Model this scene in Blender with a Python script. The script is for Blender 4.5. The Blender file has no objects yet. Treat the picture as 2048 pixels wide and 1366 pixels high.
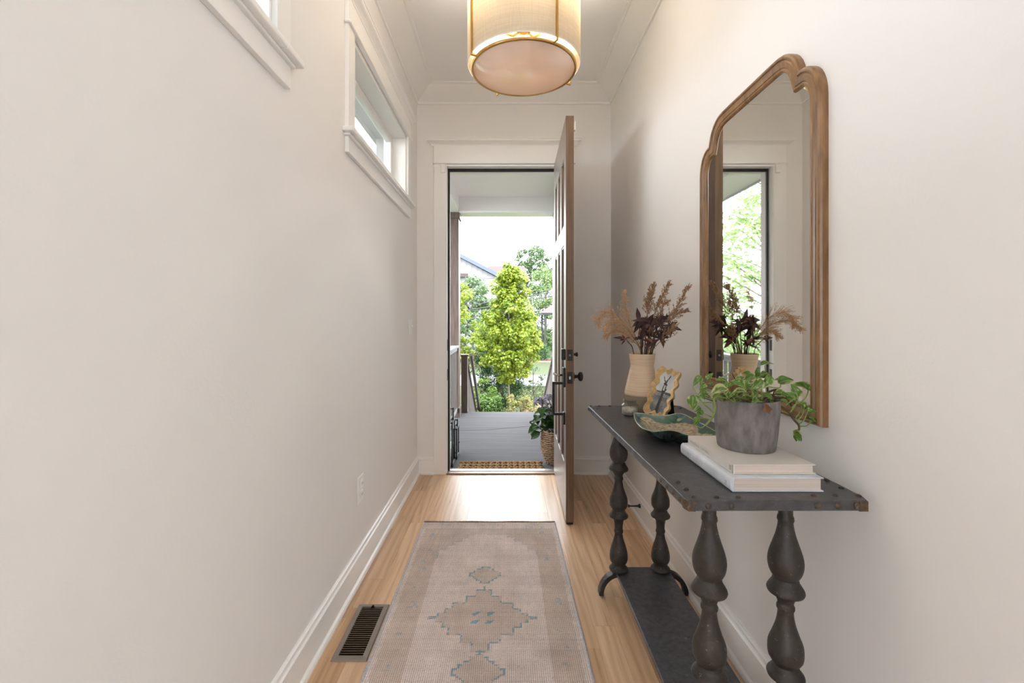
import bpy, bmesh, math, random
import numpy as np
from mathutils import Vector, Matrix, noise
random.seed(7); np.random.seed(7)
PI = math.pi
SC = bpy.context.scene
COL = SC.collection
# ---------------------------------------------------------------- camera
F = 910.0; VX, VY = 1010.0, 638.0; CZ = 1.252
cam_d = bpy.data.cameras.new('camera'); cam = bpy.data.objects.new('camera', cam_d); COL.objects.link(cam)
cam_d.sensor_width = 36; cam_d.lens = F / 2048 * 36
cam_d.shift_x = (1024 - VX) / 2048; cam_d.shift_y = (VY - 683) / 2048
cam_d.clip_start = .02; cam_d.clip_end = 400
cam.location = (0, 0, CZ); cam.rotation_euler = (PI / 2, 0, 0)
SC.camera = cam
# ---------------------------------------------------------------- exposure, sky, sun, added fill lights in the room behind
SC.view_settings.view_transform = 'Standard'; SC.view_settings.look = 'None'
SC.view_settings.gamma = 1; SC.view_settings.use_curve_mapping = False
SC.view_settings.exposure = 0.0
SC.cycles.max_bounces = 16; SC.cycles.diffuse_bounces = 10; SC.cycles.transparent_max_bounces = 16
SKY, SUN, BACK, LAMP = 11.6, 6.5, 24.0, 13.0
w = bpy.data.worlds.new('sky'); SC.world = w; w.use_nodes = True
nt = w.node_tree; nt.nodes.clear()
tc = nt.nodes.new('ShaderNodeTexCoord'); mp = nt.nodes.new('ShaderNodeMapping'); mp.inputs['Scale'].default_value = (1, 1, 3)
nz = nt.nodes.new('ShaderNodeTexNoise'); nz.inputs['Scale'].default_value = 2.2; nz.inputs['Detail'].default_value = 5
rp = nt.nodes.new('ShaderNodeValToRGB'); rp.color_ramp.elements[0].position = .35; rp.color_ramp.elements[1].position = .62
rp.color_ramp.elements[0].color = (.80, .90, 1, 1); rp.color_ramp.elements[1].color = (1, 1, 1, 1)
bg = nt.nodes.new('ShaderNodeBackground'); bg.inputs['Strength'].default_value = SKY
wo = nt.nodes.new('ShaderNodeOutputWorld')
nt.links.new(tc.outputs['Generated'], mp.inputs[0]); nt.links.new(mp.outputs[0], nz.inputs['Vector'])
nt.links.new(nz.outputs['Fac'], rp.inputs[0]); nt.links.new(rp.outputs[0], bg.inputs[0]); nt.links.new(bg.outputs[0], wo.inputs[0])
sd = bpy.data.lights.new('sun', 'SUN'); sd.energy = SUN; sd.angle = math.radians(8); sd.color = (1, .95, .86)
sun = bpy.data.objects.new('sun', sd); COL.objects.link(sun)
sun.rotation_euler = Vector((-.3, .5, -.85)).to_track_quat('-Z', 'Y').to_euler()
def area(name, loc, direction, sx, sy, power, col):
    d = bpy.data.lights.new(name, 'AREA'); d.shape = 'RECTANGLE'; d.size = sx; d.size_y = sy; d.energy = power; d.color = col
    o = bpy.data.objects.new(name, d); COL.objects.link(o); o.location = loc
    o.rotation_euler = Vector(direction).to_track_quat('-Z', 'Y').to_euler()
    return o
area('window_daylight', (-2.35, -5.3, 1.55), (.25, 1, 0), 1.5, 2.3, BACK, (.90, .955, 1)); area('window_daylight', (2.35, -5.3, 1.55), (-.25, 1, 0), 1.7, 2.3, BACK, (.90, .955, 1))  # unseen fill lights added behind the camera to brighten the hall
# ---------------------------------------------------------------- materials
MATS = {}
def s2l(c):
    return tuple(((x / 255) / 12.92 if x / 255 <= .04045 else ((x / 255 + .055) / 1.055) ** 2.4) for x in c)
class NG:
    def __init__(s, name):
        s.m = bpy.data.materials.new(name); s.m.use_nodes = True; s.t = s.m.node_tree; s.b = s.t.nodes['Principled BSDF']; s.o = s.t.nodes['Material Output']
        MATS[name] = s.m
    def n(s, typ, **kw):
        x = s.t.nodes.new('ShaderNode' + typ)
        for k, v in kw.items():
            if k.startswith('_'): setattr(x, k[1:], v)
            else: x.inputs[k.replace('__', ' ')].default_value = v
        return x
    def l(s, a, b): s.t.links.new(a, b)
    def ramp(s, fac, stops):
        r = s.n('ValToRGB'); e = r.color_ramp.elements
        while len(e) < len(stops): e.new(.5)
        for i, (p, c) in enumerate(stops): e[i].position = p; e[i].color = (*c, 1)
        s.l(fac, r.inputs[0]); return r.outputs[0]
    def coord(s, scale=(1, 1, 1), kind='Object', rand=False):
        t = s.n('TexCoord'); m = s.n('Mapping'); m.inputs['Scale'].default_value = scale; s.l(t.outputs[kind], m.inputs[0])
        if rand:
            oi = s.n('ObjectInfo'); c = s.n('CombineXYZ'); mu = s.n('Math', _operation='MULTIPLY'); mu.inputs[1].default_value = 37.0
            s.l(oi.outputs['Random'], mu.inputs[0]); s.l(mu.outputs[0], c.inputs[0]); s.l(mu.outputs[0], c.inputs[1]); s.l(c.outputs[0], m.inputs['Location'])
        return m.outputs[0]
    def noise(s, vec, scale, detail=3, rough=.5, out='Fac'):
        x = s.n('TexNoise', Scale=scale, Detail=detail, Roughness=rough); s.l(vec, x.inputs['Vector']); return x.outputs[out]
    def bump(s, h, strength=.2, dist=.01):
        b = s.n('Bump', Strength=strength, Distance=dist); s.l(h, b.inputs['Height']); s.l(b.outputs[0], s.b.inputs['Normal'])
    def mix(s, fac, a, b, typ='MIX'):
        x = s.n('MixRGB', _blend_type=typ)
        for i, v in ((0, fac), (1, a), (2, b)):
            if hasattr(v, 'is_linked'): s.l(v, x.inputs[i])
            elif i == 0: x.inputs[0].default_value = v
            else: x.inputs[i].default_value = (*v, 1)
        return x.outputs[0]
    def set(s, rough=.5, metal=0, spec=.5, **kw):
        s.b.inputs['Roughness'].default_value = rough; s.b.inputs['Metallic'].default_value = metal; s.b.inputs['Specular IOR Level'].default_value = spec
        for k, v in kw.items(): s.b.inputs[k.replace('__', ' ')].default_value = v
        return s
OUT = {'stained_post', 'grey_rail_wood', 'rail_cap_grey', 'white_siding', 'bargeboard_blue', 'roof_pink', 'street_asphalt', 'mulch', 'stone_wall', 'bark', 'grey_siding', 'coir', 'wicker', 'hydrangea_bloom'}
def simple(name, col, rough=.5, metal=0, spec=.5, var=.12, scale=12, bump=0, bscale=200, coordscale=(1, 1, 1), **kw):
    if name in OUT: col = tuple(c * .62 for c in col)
    g = NG(name).set(rough, metal, spec, **kw)
    v = g.coord(coordscale)
    lo = tuple(c * (1 - var) for c in col); hi = tuple(min(1, c * (1 + var)) for c in col)
    g.l(g.ramp(g.noise(v, scale, 4), [(.3, lo), (.7, hi)]), g.b.inputs['Base Color'])
    if bump: g.bump(g.noise(v, bscale, 2), bump, .004)
    return g.m
simple('wall_paint', (.825, .808, .792), .62, spec=.25, var=.012, scale=1.3, bump=.10, bscale=90)
simple('trim_paint', (.87, .86, .845), .35, var=.012, scale=3)
simple('rear_carpet', (.42, .43, .45), .95, spec=.1, var=.1, scale=60)  # grey for the unseen rear floor, keeps bounced light neutral
simple('ceiling_paint', (.90, .89, .885), .7, spec=.2, var=.01, scale=2)
simple('black_metal', (.012, .012, .014), .42, 0, .5, .2)
simple('black_rubber', (.012, .012, .012), .6)
simple('brass', (.55, .34, .11), .28, 1, var=.12, scale=30)
simple('gold_leaf', (.84, .62, .33), .36, .55, var=.2, scale=60, bump=.15, bscale=300)
simple('white_plastic', (.86, .85, .83), .3, var=.01)
simple('slot_dark', (.05, .045, .04), .6)
simple('register_metal', (.27, .235, .205), .38, .35, var=.06, scale=20)
simple('register_slat', (.12, .088, .055), .45, .3, var=.1, scale=20)
simple('duct_dark', (.012, .01, .008), .8)
simple('concrete_pot', (.185, .17, .165), .75, spec=.3, var=.30, scale=55, bump=.12, bscale=120, coordscale=(1, 1, .45))
simple('soil', (.025, .017, .012), .95, var=.5, scale=60, bump=.8, bscale=150)
simple('page_paper', (.66, .56, .49), .8, var=.16, scale=3, coordscale=(1, 1, 260))
simple('book_grey_cloth', (.64, .68, .73), .7, var=.10, scale=25, bump=.2, bscale=500)
simple('book_cream_cover', (.66, .62, .57), .45, var=.04, scale=8)
simple('book_print', (.40, .37, .34), .6); simple('book_print_pale', (.50, .53, .56), .6)
simple('wax', (.75, .70, .60), .4, var=.05)
simple('candle_sparkle', (.62, .58, .52), .3, .25, var=.45, scale=260)
simple('coir', (.40, .24, .12), .95, spec=.1, var=.4, scale=90, bump=1, bscale=260)
simple('wicker', (.32, .19, .10), .75, var=.35, scale=45, bump=.4, bscale=300)
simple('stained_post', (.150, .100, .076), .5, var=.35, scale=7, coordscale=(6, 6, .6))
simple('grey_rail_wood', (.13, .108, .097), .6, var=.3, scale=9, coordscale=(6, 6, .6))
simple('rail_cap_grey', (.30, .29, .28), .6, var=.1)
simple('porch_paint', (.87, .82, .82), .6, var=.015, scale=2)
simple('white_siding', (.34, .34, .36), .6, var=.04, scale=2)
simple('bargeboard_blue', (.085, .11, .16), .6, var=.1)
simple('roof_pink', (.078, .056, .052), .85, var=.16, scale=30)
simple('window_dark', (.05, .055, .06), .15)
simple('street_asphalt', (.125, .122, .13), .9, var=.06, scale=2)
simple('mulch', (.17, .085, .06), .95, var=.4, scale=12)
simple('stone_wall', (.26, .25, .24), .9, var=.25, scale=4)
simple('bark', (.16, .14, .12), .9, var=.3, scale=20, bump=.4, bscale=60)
simple('bark_dark', (.05, .04, .03), .9, var=.3, scale=20)
simple('stem_green', (.20, .27, .05), .5, var=.25, scale=40)
simple('stem_brown', (.10, .065, .025), .8, var=.4, scale=90, bump=.6, bscale=300)
simple('dead_leaf', (.16, .07, .03), .8, var=.4, scale=60)
simple('straw', (.60, .39, .22), .8, spec=.2, var=.3, scale=90)
simple('straw_rust', (.36, .215, .125), .8, spec=.2, var=.35, scale=90)
simple('straw_stem', (.33, .21, .09), .8, var=.25, scale=40)
simple('dark_leaf', (.055, .022, .021), .5, var=.55, scale=22)
simple('rust_leaf', (.17, .065, .035), .55, var=.45, scale=25)
simple('dark_stem', (.035, .022, .014), .7, var=.3)
simple('cable_black', (.03, .03, .035), .6)
simple('aluminium', (.55, .53, .52), .25, .9, var=.05)
simple('bronze_sill', (.25, .16, .10), .4, .3, var=.1)
simple('felt_black', (.01, .01, .01), .8)
simple('hydrangea_bloom', (.24, .22, .27), .8, var=.35, scale=60)
simple('pendant_bulb_base', (.6, .4, .1), .3, 1)
g = NG('frosted_bulb').set(.3); g.b.inputs['Base Color'].default_value = (1, .9, .75, 1); g.b.inputs['Emission Color'].default_value = (1, .78, .5, 1); g.b.inputs['Emission Strength'].default_value = 4
# oak planks
g = NG('oak_plank').set(.30, 0, .5)
v = g.coord((1, .09, 1), rand=True)
wv = g.n('TexWave', _wave_type='BANDS', _bands_direction='X', Scale=8, Distortion=11, Detail=3); wv.inputs['Detail Scale'].default_value = 1.2; g.l(v, wv.inputs['Vector'])
fine = g.noise(g.coord((85, 3, 1), rand=True), 1.0, 4)
grain = g.ramp(wv.outputs['Fac'], [(0, (.59, .40, .25)), (.5, (.68, .485, .32)), (1, (.74, .54, .37))])
grain = g.mix(.22, grain, g.ramp(fine, [(.35, (.50, .35, .225)), (.65, (.77, .585, .425))]))
oi = g.n('ObjectInfo'); tone = g.ramp(oi.outputs['Random'], [(0, (.76, .66, .54)), (.25, (.92, .85, .76)), (.5, (1.0, .98, .96)), (.75, (1.0, .93, .84)), (1, (1.10, 1.07, 1.02))])
g.l(g.mix(1, grain, tone, 'MULTIPLY'), g.b.inputs['Base Color'])
rr = g.n('MapRange'); rr.inputs['To Min'].default_value = .22; rr.inputs['To Max'].default_value = .38; g.l(fine, rr.inputs[0]); g.l(rr.outputs[0], g.b.inputs['Roughness'])
g.bump(fine, .06, .002)
# walnut / brown woods
def wood(name, a, b, rough, scale=(30, 30, 1.5), bump=.08, coat=0):
    g = NG(name).set(rough); v = g.coord(scale)
    f = g.noise(v, 1.6, 5, .6)
    g.l(g.ramp(f, [(.3, a), (.7, b)]), g.b.inputs['Base Color']); g.bump(f, bump, .002)
    g.b.inputs['Coat Weight'].default_value = coat; g.b.inputs['Coat IOR'].default_value = 1.9 if coat == 1 else 1.5; g.b.inputs['Coat Roughness'].default_value = .45 if coat == 1 else .3
    return g.m
wood('door_wood', (.075, .034, .020), (.19, .10, .062), .42, coat=1)
wood('door_edge_wood', (.11, .064, .036), (.21, .13, .08), .5)
wood('mirror_wood', (.13, .058, .018), (.30, .160, .062), .36, (30, 30, 5), coat=.1)
# dark iron / zinc
def iron(name, base, rust_amt, rough=.45, edge=False):
    g = NG(name).set(rough, .25); v = g.coord()
    n1 = g.noise(v, 22, 6, .7); n2 = g.noise(v, 45, 4, .7); n3 = g.noise(v, 120, 4, .7)
    c = g.ramp(n2, [(.3, tuple(x * .7 for x in base)), (.7, tuple(x * 1.35 for x in base))])
    rust = g.ramp(n3, [(.35, (.03, .018, .012)), (.62, (.22, .10, .04))])
    m = g.ramp(n1, [(.62 - rust_amt, (0, 0, 0)), (.72 - rust_amt, (1, 1, 1))])
    c = g.mix(m, c, rust)
    sp = g.ramp(g.noise(v, 60, 3, .8), [(.64, (0, 0, 0)), (.72, (1, 1, 1))]); c = g.mix(sp, c, (.20, .18, .16))
    g.l(c, g.b.inputs['Base Color']); g.bump(n2, .35, .002); return g.m
iron('table_metal', (.070, .067, .072), -.03, .36); iron('table_leg_metal', (.043, .036, .031), -.01, .5)
iron('rust_metal', (.058, .052, .048), .13, .5); iron('shelf_metal', (.088, .090, .100), -.06, .40)
# linen shade
g = NG('linen_shade'); g.t.nodes.remove(g.b)
v = g.coord(); mpg = g.coord((1, 1, 40)); th = g.noise(mpg, 7, 3)
colr = g.ramp(g.noise(g.coord((60, 60, 6)), 4, 3), [(.3, (.70, .63, .50)), (.7, (.80, .74, .62))])
colr = g.mix(.4, colr, g.ramp(th, [(.3, (.66, .58, .45)), (.7, (.84, .78, .66))]))
df = g.n('BsdfDiffuse'); tl = g.n('BsdfTranslucent'); mx = g.n('MixShader'); mx.inputs[0].default_value = .42
g.l(colr, df.inputs[0]); g.l(colr, tl.inputs[0]); g.l(df.outputs[0], mx.inputs[1]); g.l(tl.outputs[0], mx.inputs[2]); g.l(mx.outputs[0], g.o.inputs[0])
g = NG('acrylic_diffuser'); g.t.nodes.remove(g.b)
df = g.n('BsdfDiffuse'); tl = g.n('BsdfTranslucent'); gl = g.n('BsdfGlossy'); mx = g.n('MixShader'); mx.inputs[0].default_value = .35; m2 = g.n('MixShader'); m2.inputs[0].default_value = .22
vv = g.ramp(g.noise(g.coord(), 3, 2), [(.3, (.80, .69, .62)), (.7, (.84, .73, .66))])
gl.inputs['Roughness'].default_value = .06; g.l(vv, df.inputs[0]); g.l(vv, tl.inputs[0])
g.l(df.outputs[0], mx.inputs[1]); g.l(tl.outputs[0], mx.inputs[2]); g.l(mx.outputs[0], m2.inputs[1]); g.l(gl.outputs[0], m2.inputs[2]); g.l(m2.outputs[0], g.o.inputs[0])
# clear glass (thin sheets)
def glass(name, tint=(.97, .98, .98), refl=.08):
    g = NG(name); g.t.nodes.remove(g.b)
    tr = g.n('BsdfTransparent'); tr.inputs[0].default_value = (*tint, 1); gl = g.n('BsdfGlossy'); gl.inputs['Roughness'].default_value = .02
    geo = g.n('NewGeometry'); ir = g.n('MapRange'); ir.inputs['To Min'].default_value = 1.45; ir.inputs['To Max'].default_value = 1 / 1.45; g.l(geo.outputs['Backfacing'], ir.inputs[0]); fr = g.n('Fresnel'); g.l(ir.outputs[0], fr.inputs['IOR']); mx = g.n('MixShader'); g.l(fr.outputs[0], mx.inputs[0]); g.l(tr.outputs[0], mx.inputs[1]); g.l(gl.outputs[0], mx.inputs[2]); g.l(mx.outputs[0], g.o.inputs[0])
glass('window_glass', (.97, .98, .985)); glass('jar_glass', (.90, .90, .88)); glass('lantern_glass', (.93, .96, .96))
g = NG('mirror_silver').set(.02, 1); g.l(g.ramp(g.noise(g.coord(), 1.2, 2), [(0, (.80, .80, .765)), (1, (.82, .82, .785))]), g.b.inputs['Base Color'])
# vase clay
g = NG('vase_clay').set(.75, 0, .3); v = g.coord()
sx = g.n('SeparateXYZ'); g.l(v, sx.inputs[0])
band = g.ramp(sx.outputs['Z'], [(.0765, (.33, .25, .18)), (.0775, (.68, .52, .36))])
ring = g.noise(g.coord((1, 1, 60)), 6, 3)
g.l(g.mix(.32, band, g.ramp(ring, [(.35, (.50, .50, .50)), (.65, (1, 1, 1))]), 'MULTIPLY'), g.b.inputs['Base Color']); g.bump(ring, .3, .002)
# concrete porch
g = NG('porch_concrete').set(.85, 0, .15); v = g.coord((.6, 26, 1))
f = g.noise(v, 3, 5, .65); g2 = g.noise(g.coord((.5, 5, 1)), 2, 4)
g.l(g.mix(.5, g.ramp(f, [(.3, (.060, .057, .061)), (.7, (.108, .104, .111))]), g.ramp(g2, [(.3, (.066, .063, .067)), (.7, (.104, .101, .107))])), g.b.inputs['Base Color']); g.bump(f, .5, .004)
# brick paint
g = NG('painted_brick').set(.7); br = g.n('TexBrick'); br.inputs['Scale'].default_value = 5; g.l(g.coord(), br.inputs['Vector'])
br.inputs['Color1'].default_value = (.27, .27, .27, 1); br.inputs['Color2'].default_value = (.30, .30, .30, 1); br.inputs['Mortar'].default_value = (.22, .22, .22, 1)
g.l(br.outputs[0], g.b.inputs['Base Color']); g.bump(br.outputs['Fac'], -.5, .01)
# board and batten
simple('grey_siding', (.66, .66, .65), .7, var=.06)
# grass
g = NG('lawn_grass').set(.9, 0, .2); v = g.coord()
g.l(g.mix(.5, g.ramp(g.noise(v, .5, 4), [(.35, (.025, .040, .012)), (.7, (.045, .058, .022))]), g.ramp(g.noise(v, 9, 4), [(.3, (.022, .036, .010)), (.7, (.055, .062, .030))])), g.b.inputs['Base Color'])
# attribute coloured materials
def attr(name, rough=.6, bumpf=None, trans=0, spec=.3, vary=None):
    g = NG(name).set(rough, 0, spec); a = g.n('Attribute'); a.attribute_name = 'Col'
    c = a.outputs['Color']
    if vary: c = g.mix(.8, c, g.ramp(g.noise(g.coord(), vary, 3), [(.3, (.72, .72, .72)), (.7, (1, 1, 1))]), 'MULTIPLY')
    g.l(c, g.b.inputs['Base Color'])
    if bumpf: g.bump(g.noise(g.coord(), bumpf, 3), .3, .003)
    if trans:
        tl = g.n('BsdfTranslucent'); mx = g.n('MixShader'); mx.inputs[0].default_value = trans; g.l(c, tl.inputs[0]); g.l(g.b.outputs[0], mx.inputs[1]); g.l(tl.outputs[0], mx.inputs[2]); g.l(mx.outputs[0], g.o.inputs[0])
    return g
attr('leaf_attr', .5, trans=.35); attr('pothos_leaf', .28, trans=.25, spec=.5)
attr('print_attr', .25, spec=.5); attr('glaze_attr', .18, 60, spec=.6, vary=90)
g = attr('rug_wool', .95, spec=.05)
a = [x for x in g.t.nodes if x.type == 'ATTRIBUTE'][0]; tco = g.n('TexCoord'); sp = g.n('SeparateXYZ'); g.l(tco.outputs['Object'], sp.inputs[0])
def sinw(out, per):
    m = g.n('Math', _operation='MULTIPLY'); m.inputs[1].default_value = 2 * PI / per; g.l(out, m.inputs[0])
    s = g.n('Math', _operation='SINE'); g.l(m.outputs[0], s.inputs[0]); return s.outputs[0]
ns = g.noise(tco.outputs['Object'], 45, 3)
yy = g.n('Math', _operation='MULTIPLY_ADD'); yy.inputs[1].default_value = .006; g.l(ns, yy.inputs[0]); g.l(sp.outputs['Y'], yy.inputs[2])
a1 = sinw(sp.outputs['X'], .0075); a2 = sinw(yy.outputs[0], .0072)
ad = g.n('Math', _operation='ADD'); g.l(a1, ad.inputs[0]); g.l(a2, ad.inputs[1])
fz = g.noise(tco.outputs['Object'], 420, 2)
ad2 = g.n('Math', _operation='MULTIPLY_ADD'); ad2.inputs[1].default_value = 2.2; g.l(fz, ad2.inputs[0]); g.l(ad.outputs[0], ad2.inputs[2])
shade = g.n('MapRange'); shade.inputs['From Min'].default_value = -.9; shade.inputs['From Max'].default_value = 2.6; g.l(ad2.outputs[0], shade.inputs[0])
big = g.ramp(g.noise(tco.outputs['Object'], 6, 5, .6), [(.3, (.78, .755, .73)), (.7, (1.02, 1.02, 1.02))])
cc = g.mix(1, a.outputs['Color'], g.ramp(shade.outputs[0], [(0, (.50, .45, .42)), (.45, (.95, .93, .92)), (1, (1.2, 1.2, 1.2))]), 'MULTIPLY'); cc = g.mix(.75, cc, big, 'MULTIPLY')
g.l(cc, g.b.inputs['Base Color']); g.bump(ad2.outputs[0], .5, .002)
simple('rug_binding', (.30, .20, .14), .95, var=.35, scale=120, bump=.6, bscale=350)
simple('rug_serging', (.56, .54, .58), .95, var=.2, scale=160, bump=.8, bscale=350)
# ---------------------------------------------------------------- builders
WORLD = {}
def P(px, py, z):
    "point of the photograph on the horizontal plane z"
    d = (CZ - z) * F / (py - VY); return ((px - VX) * d / F, d, z)
def Q(px, py, d): return Vector(((px - VX) * d / F, d, CZ + (VY - py) * d / F))
class MB:
    def __init__(s): s.v = []; s.f = []; s.sm = []; s.c = []
    def add(s, vs, fs, smooth=False, cols=None):
        b = len(s.v); s.v += [tuple(p) for p in vs]; s.f += [tuple(i + b for i in f) for f in fs]; s.sm += [smooth] * len(fs)
        if cols is not None: s.c += cols
        return s
    def box(s, x0, x1, y0, y1, z0, z1):
        vs = [(x, y, z) for z in (z0, z1) for y in (y0, y1) for x in (x0, x1)]
        return s.add(vs, [(0, 2, 3, 1), (4, 5, 7, 6), (0, 1, 5, 4), (2, 6, 7, 3), (0, 4, 6, 2), (1, 3, 7, 5)])
    def prism(s, pts, axis, a0, a1, smooth=False):
        "closed outline pts (u,v) extruded along axis; x:(y,z) y:(x,z) z:(x,y)"
        def mk(u, v, a): return {'x': (a, u, v), 'y': (u, a, v), 'z': (u, v, a)}[axis]
        n = len(pts); vs = [mk(u, v, a0) for u, v in pts] + [mk(u, v, a1) for u, v in pts]
        return s.add(vs, [tuple(range(n))[::-1], tuple(range(n, 2 * n))] + [(i, (i + 1) % n, n + (i + 1) % n, n + i) for i in range(n)], smooth)
    def lathe(s, prof, cx, cy, n=32, cap=True, smooth=True):
        vs = []; k = len(prof)
        for i in range(n):
            a = 2 * PI * i / n
            for z, r in prof: vs.append((cx + r * math.cos(a), cy + r * math.sin(a), z))
        fs = [(i * k + j, ((i + 1) % n) * k + j, ((i + 1) % n) * k + j + 1, i * k + j + 1) for i in range(n) for j in range(k - 1)]
        s.add(vs, fs, smooth)
        if cap:
            b = len(s.v) - len(vs)
            s.f += [tuple(b + i * k for i in range(n))[::-1], tuple(b + i * k + k - 1 for i in range(n))]; s.sm += [False, False]
        return s
    def tube(s, pts, r, n=8, smooth=True, closed=False):
        pts = [Vector(p) for p in pts]; m = len(pts); rs = r if isinstance(r, (list, tuple)) else [r] * m
        up = None; vs = []
        for i, p in enumerate(pts):
            if closed: d = pts[(i + 1) % m] - pts[i - 1]
            else: d = pts[min(i + 1, m - 1)] - pts[max(i - 1, 0)]
            d = d.normalized() if d.length > 1e-9 else Vector((0, 0, 1))
            if up is None: up = Vector((0, 0, 1)) if abs(d.z) < .9 else Vector((0, 1, 0))
            a = d.cross(up).normalized(); up = a.cross(d).normalized()
            for k in range(n):
                t = 2 * PI * k / n; vs.append(p + (a * math.cos(t) + up * math.sin(t)) * rs[i])
        fs = [(i * n + k, i * n + (k + 1) % n, ((i + 1) % m) * n + (k + 1) % n, ((i + 1) % m) * n + k) for i in range(m if closed else m - 1) for k in range(n)]
        s.add(vs, fs, smooth)
        if not closed:
            b = len(s.v) - len(vs); s.f += [tuple(b + k for k in range(n))[::-1], tuple(b + (m - 1) * n + k for k in range(n))]; s.sm += [False, False]
        return s
    def ball(s, c, rx, ry=None, rz=None, n=10, m=6):
        ry = ry or rx; rz = rz or rx; vs = [(c[0], c[1], c[2] - rz)]
        for j in range(1, m):
            t = PI * j / m
            for i in range(n): a = 2 * PI * i / n; vs.append((c[0] + rx * math.sin(t) * math.cos(a), c[1] + ry * math.sin(t) * math.sin(a), c[2] - rz * math.cos(t)))
        vs.append((c[0], c[1], c[2] + rz)); L = len(vs) - 1
        fs = [(0, 1 + (i + 1) % n, 1 + i) for i in range(n)] + [(1 + (j - 1) * n + i, 1 + (j - 1) * n + (i + 1) % n, 1 + j * n + (i + 1) % n, 1 + j * n + i) for j in range(1, m - 1) for i in range(n)] + [(1 + (m - 2) * n + i, 1 + (m - 2) * n + (i + 1) % n, L) for i in range(n)]
        return s.add(vs, fs, True)
    def build(s, name, mat, parent=None, bev=0, base=None, seg=2, sub=0):
        "parent given: vertices are world, made relative to the root's place; else the mesh gets its own origin"
        if parent is not None: o0 = WORLD[parent.name]
        else: o0 = Vector(base) if base else Vector((0, 0, 0))
        me = bpy.data.meshes.new(name); me.from_pydata([(x - o0.x, y - o0.y, z - o0.z) for x, y, z in s.v], [], s.f)
        me.polygons.foreach_set('use_smooth', s.sm)
        if s.c:
            ca = me.color_attributes.new('Col', 'FLOAT_COLOR', 'POINT'); ca.data.foreach_set('color', [q for c in s.c for q in (*c, 1)])
        bm = bmesh.new(); bm.from_mesh(me); bmesh.ops.recalc_face_normals(bm, faces=bm.faces); bm.to_mesh(me); bm.free()
        me.materials.append(MATS[mat]); o = bpy.data.objects.new(name, me); COL.objects.link(o)
        if parent is not None: o.parent = parent; WORLD[o.name] = o0
        else: o.location = o0; WORLD[o.name] = o0
        if sub: md = o.modifiers.new('sub', 'SUBSURF'); md.levels = md.render_levels = sub
        if bev: md = o.modifiers.new('bevel', 'BEVEL'); md.width = bev; md.segments = seg; md.limit_method = 'ANGLE'; md.angle_limit = .6
        return o
def thing(name, label, cat, loc, group=None):
    o = bpy.data.objects.new(name, None); o.empty_display_size = .05; COL.objects.link(o); o.location = loc; WORLD[o.name] = Vector(loc)
    o['label'] = label; o['category'] = cat
    if group: o['group'] = group
    return o
def tag(o, label, cat, group=None):
    o['label'] = label; o['category'] = cat
    if group: o['group'] = group
    return o
def st(o): o['kind'] = 'structure'; return o
def sroot(name, loc):
    o = bpy.data.objects.new(name, None); COL.objects.link(o); o.location = loc; WORLD[o.name] = Vector(loc); return st(o)
def B(*a): return MB().box(*a)
# ---------------------------------------------------------------- room shell
XL, XR, YB, YE, ZC = -.712, .857, 3.68, -1.5, 3.103
W1, W2 = (2.109, 3.269), (.227, 1.387); WZ = (2.10, 2.555)
m = MB(); xo = XL - .16
m.box(xo, XL, YE, YB, -.25, WZ[0]); m.box(xo, XL, YE, YB, WZ[1], ZC)
for a, b in ((YE, W2[0]), (W2[1], W1[0]), (W1[1], YB)): m.box(xo, XL, a, b, WZ[0], WZ[1])
st(m.build('wall_left', 'wall_paint'))
st(B(XR, XR + .16, YE, YB, -.25, ZC).build('wall_right', 'wall_paint'))
m = MB(); DX0, DX1, DZ = -.475, .462, 2.495
m.box(xo, DX0, YB, YB + .15, -.3, ZC + .2); m.box(DX1, 1.2, YB, YB + .15, -.3, ZC + .2); m.box(DX0, DX1, YB, YB + .15, DZ, ZC + .2)
st(m.build('wall_front', 'wall_paint'))
st(B(-3.2, 3.4, -5.6, YB, ZC, ZC + .12).build('ceiling', 'ceiling_paint'))
# room behind the camera
m = MB(); m.box(-3.2, XL - .16, YE - .15, YE, 0, ZC); m.box(XR + .16, 3.4, YE - .15, YE, 0, ZC); m.box(XL - .16, XL, YE - .15, YE, 0, ZC); m.box(XR, XR + .16, YE - .15, YE, 0, ZC)
st(m.build('wall_back', 'wall_paint'))
st(B(-3.35, -3.2, -5.6, YE - .15, -.25, ZC).build('wall_rear_left', 'wall_paint')); st(B(3.4, 3.55, -5.6, YE - .15, -.25, ZC).build('wall_rear_right', 'wall_paint'))
m = MB(); m.box(-3.35, -3.12, -5.6, -5.45, -.25, ZC); m.box(3.22, 3.55, -5.6, -5.45, -.25, ZC); m.box(-3.12, 3.22, -5.6, -5.45, -.25, .38); m.box(-3.12, 3.22, -5.6, -5.45, 2.72, ZC); m.box(-1.58, 1.48, -5.6, -5.45, .38, 2.72)  # unseen openings added here to steer light onto the near hall walls
st(m.build('wall_rear', 'wall_paint'))
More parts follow.
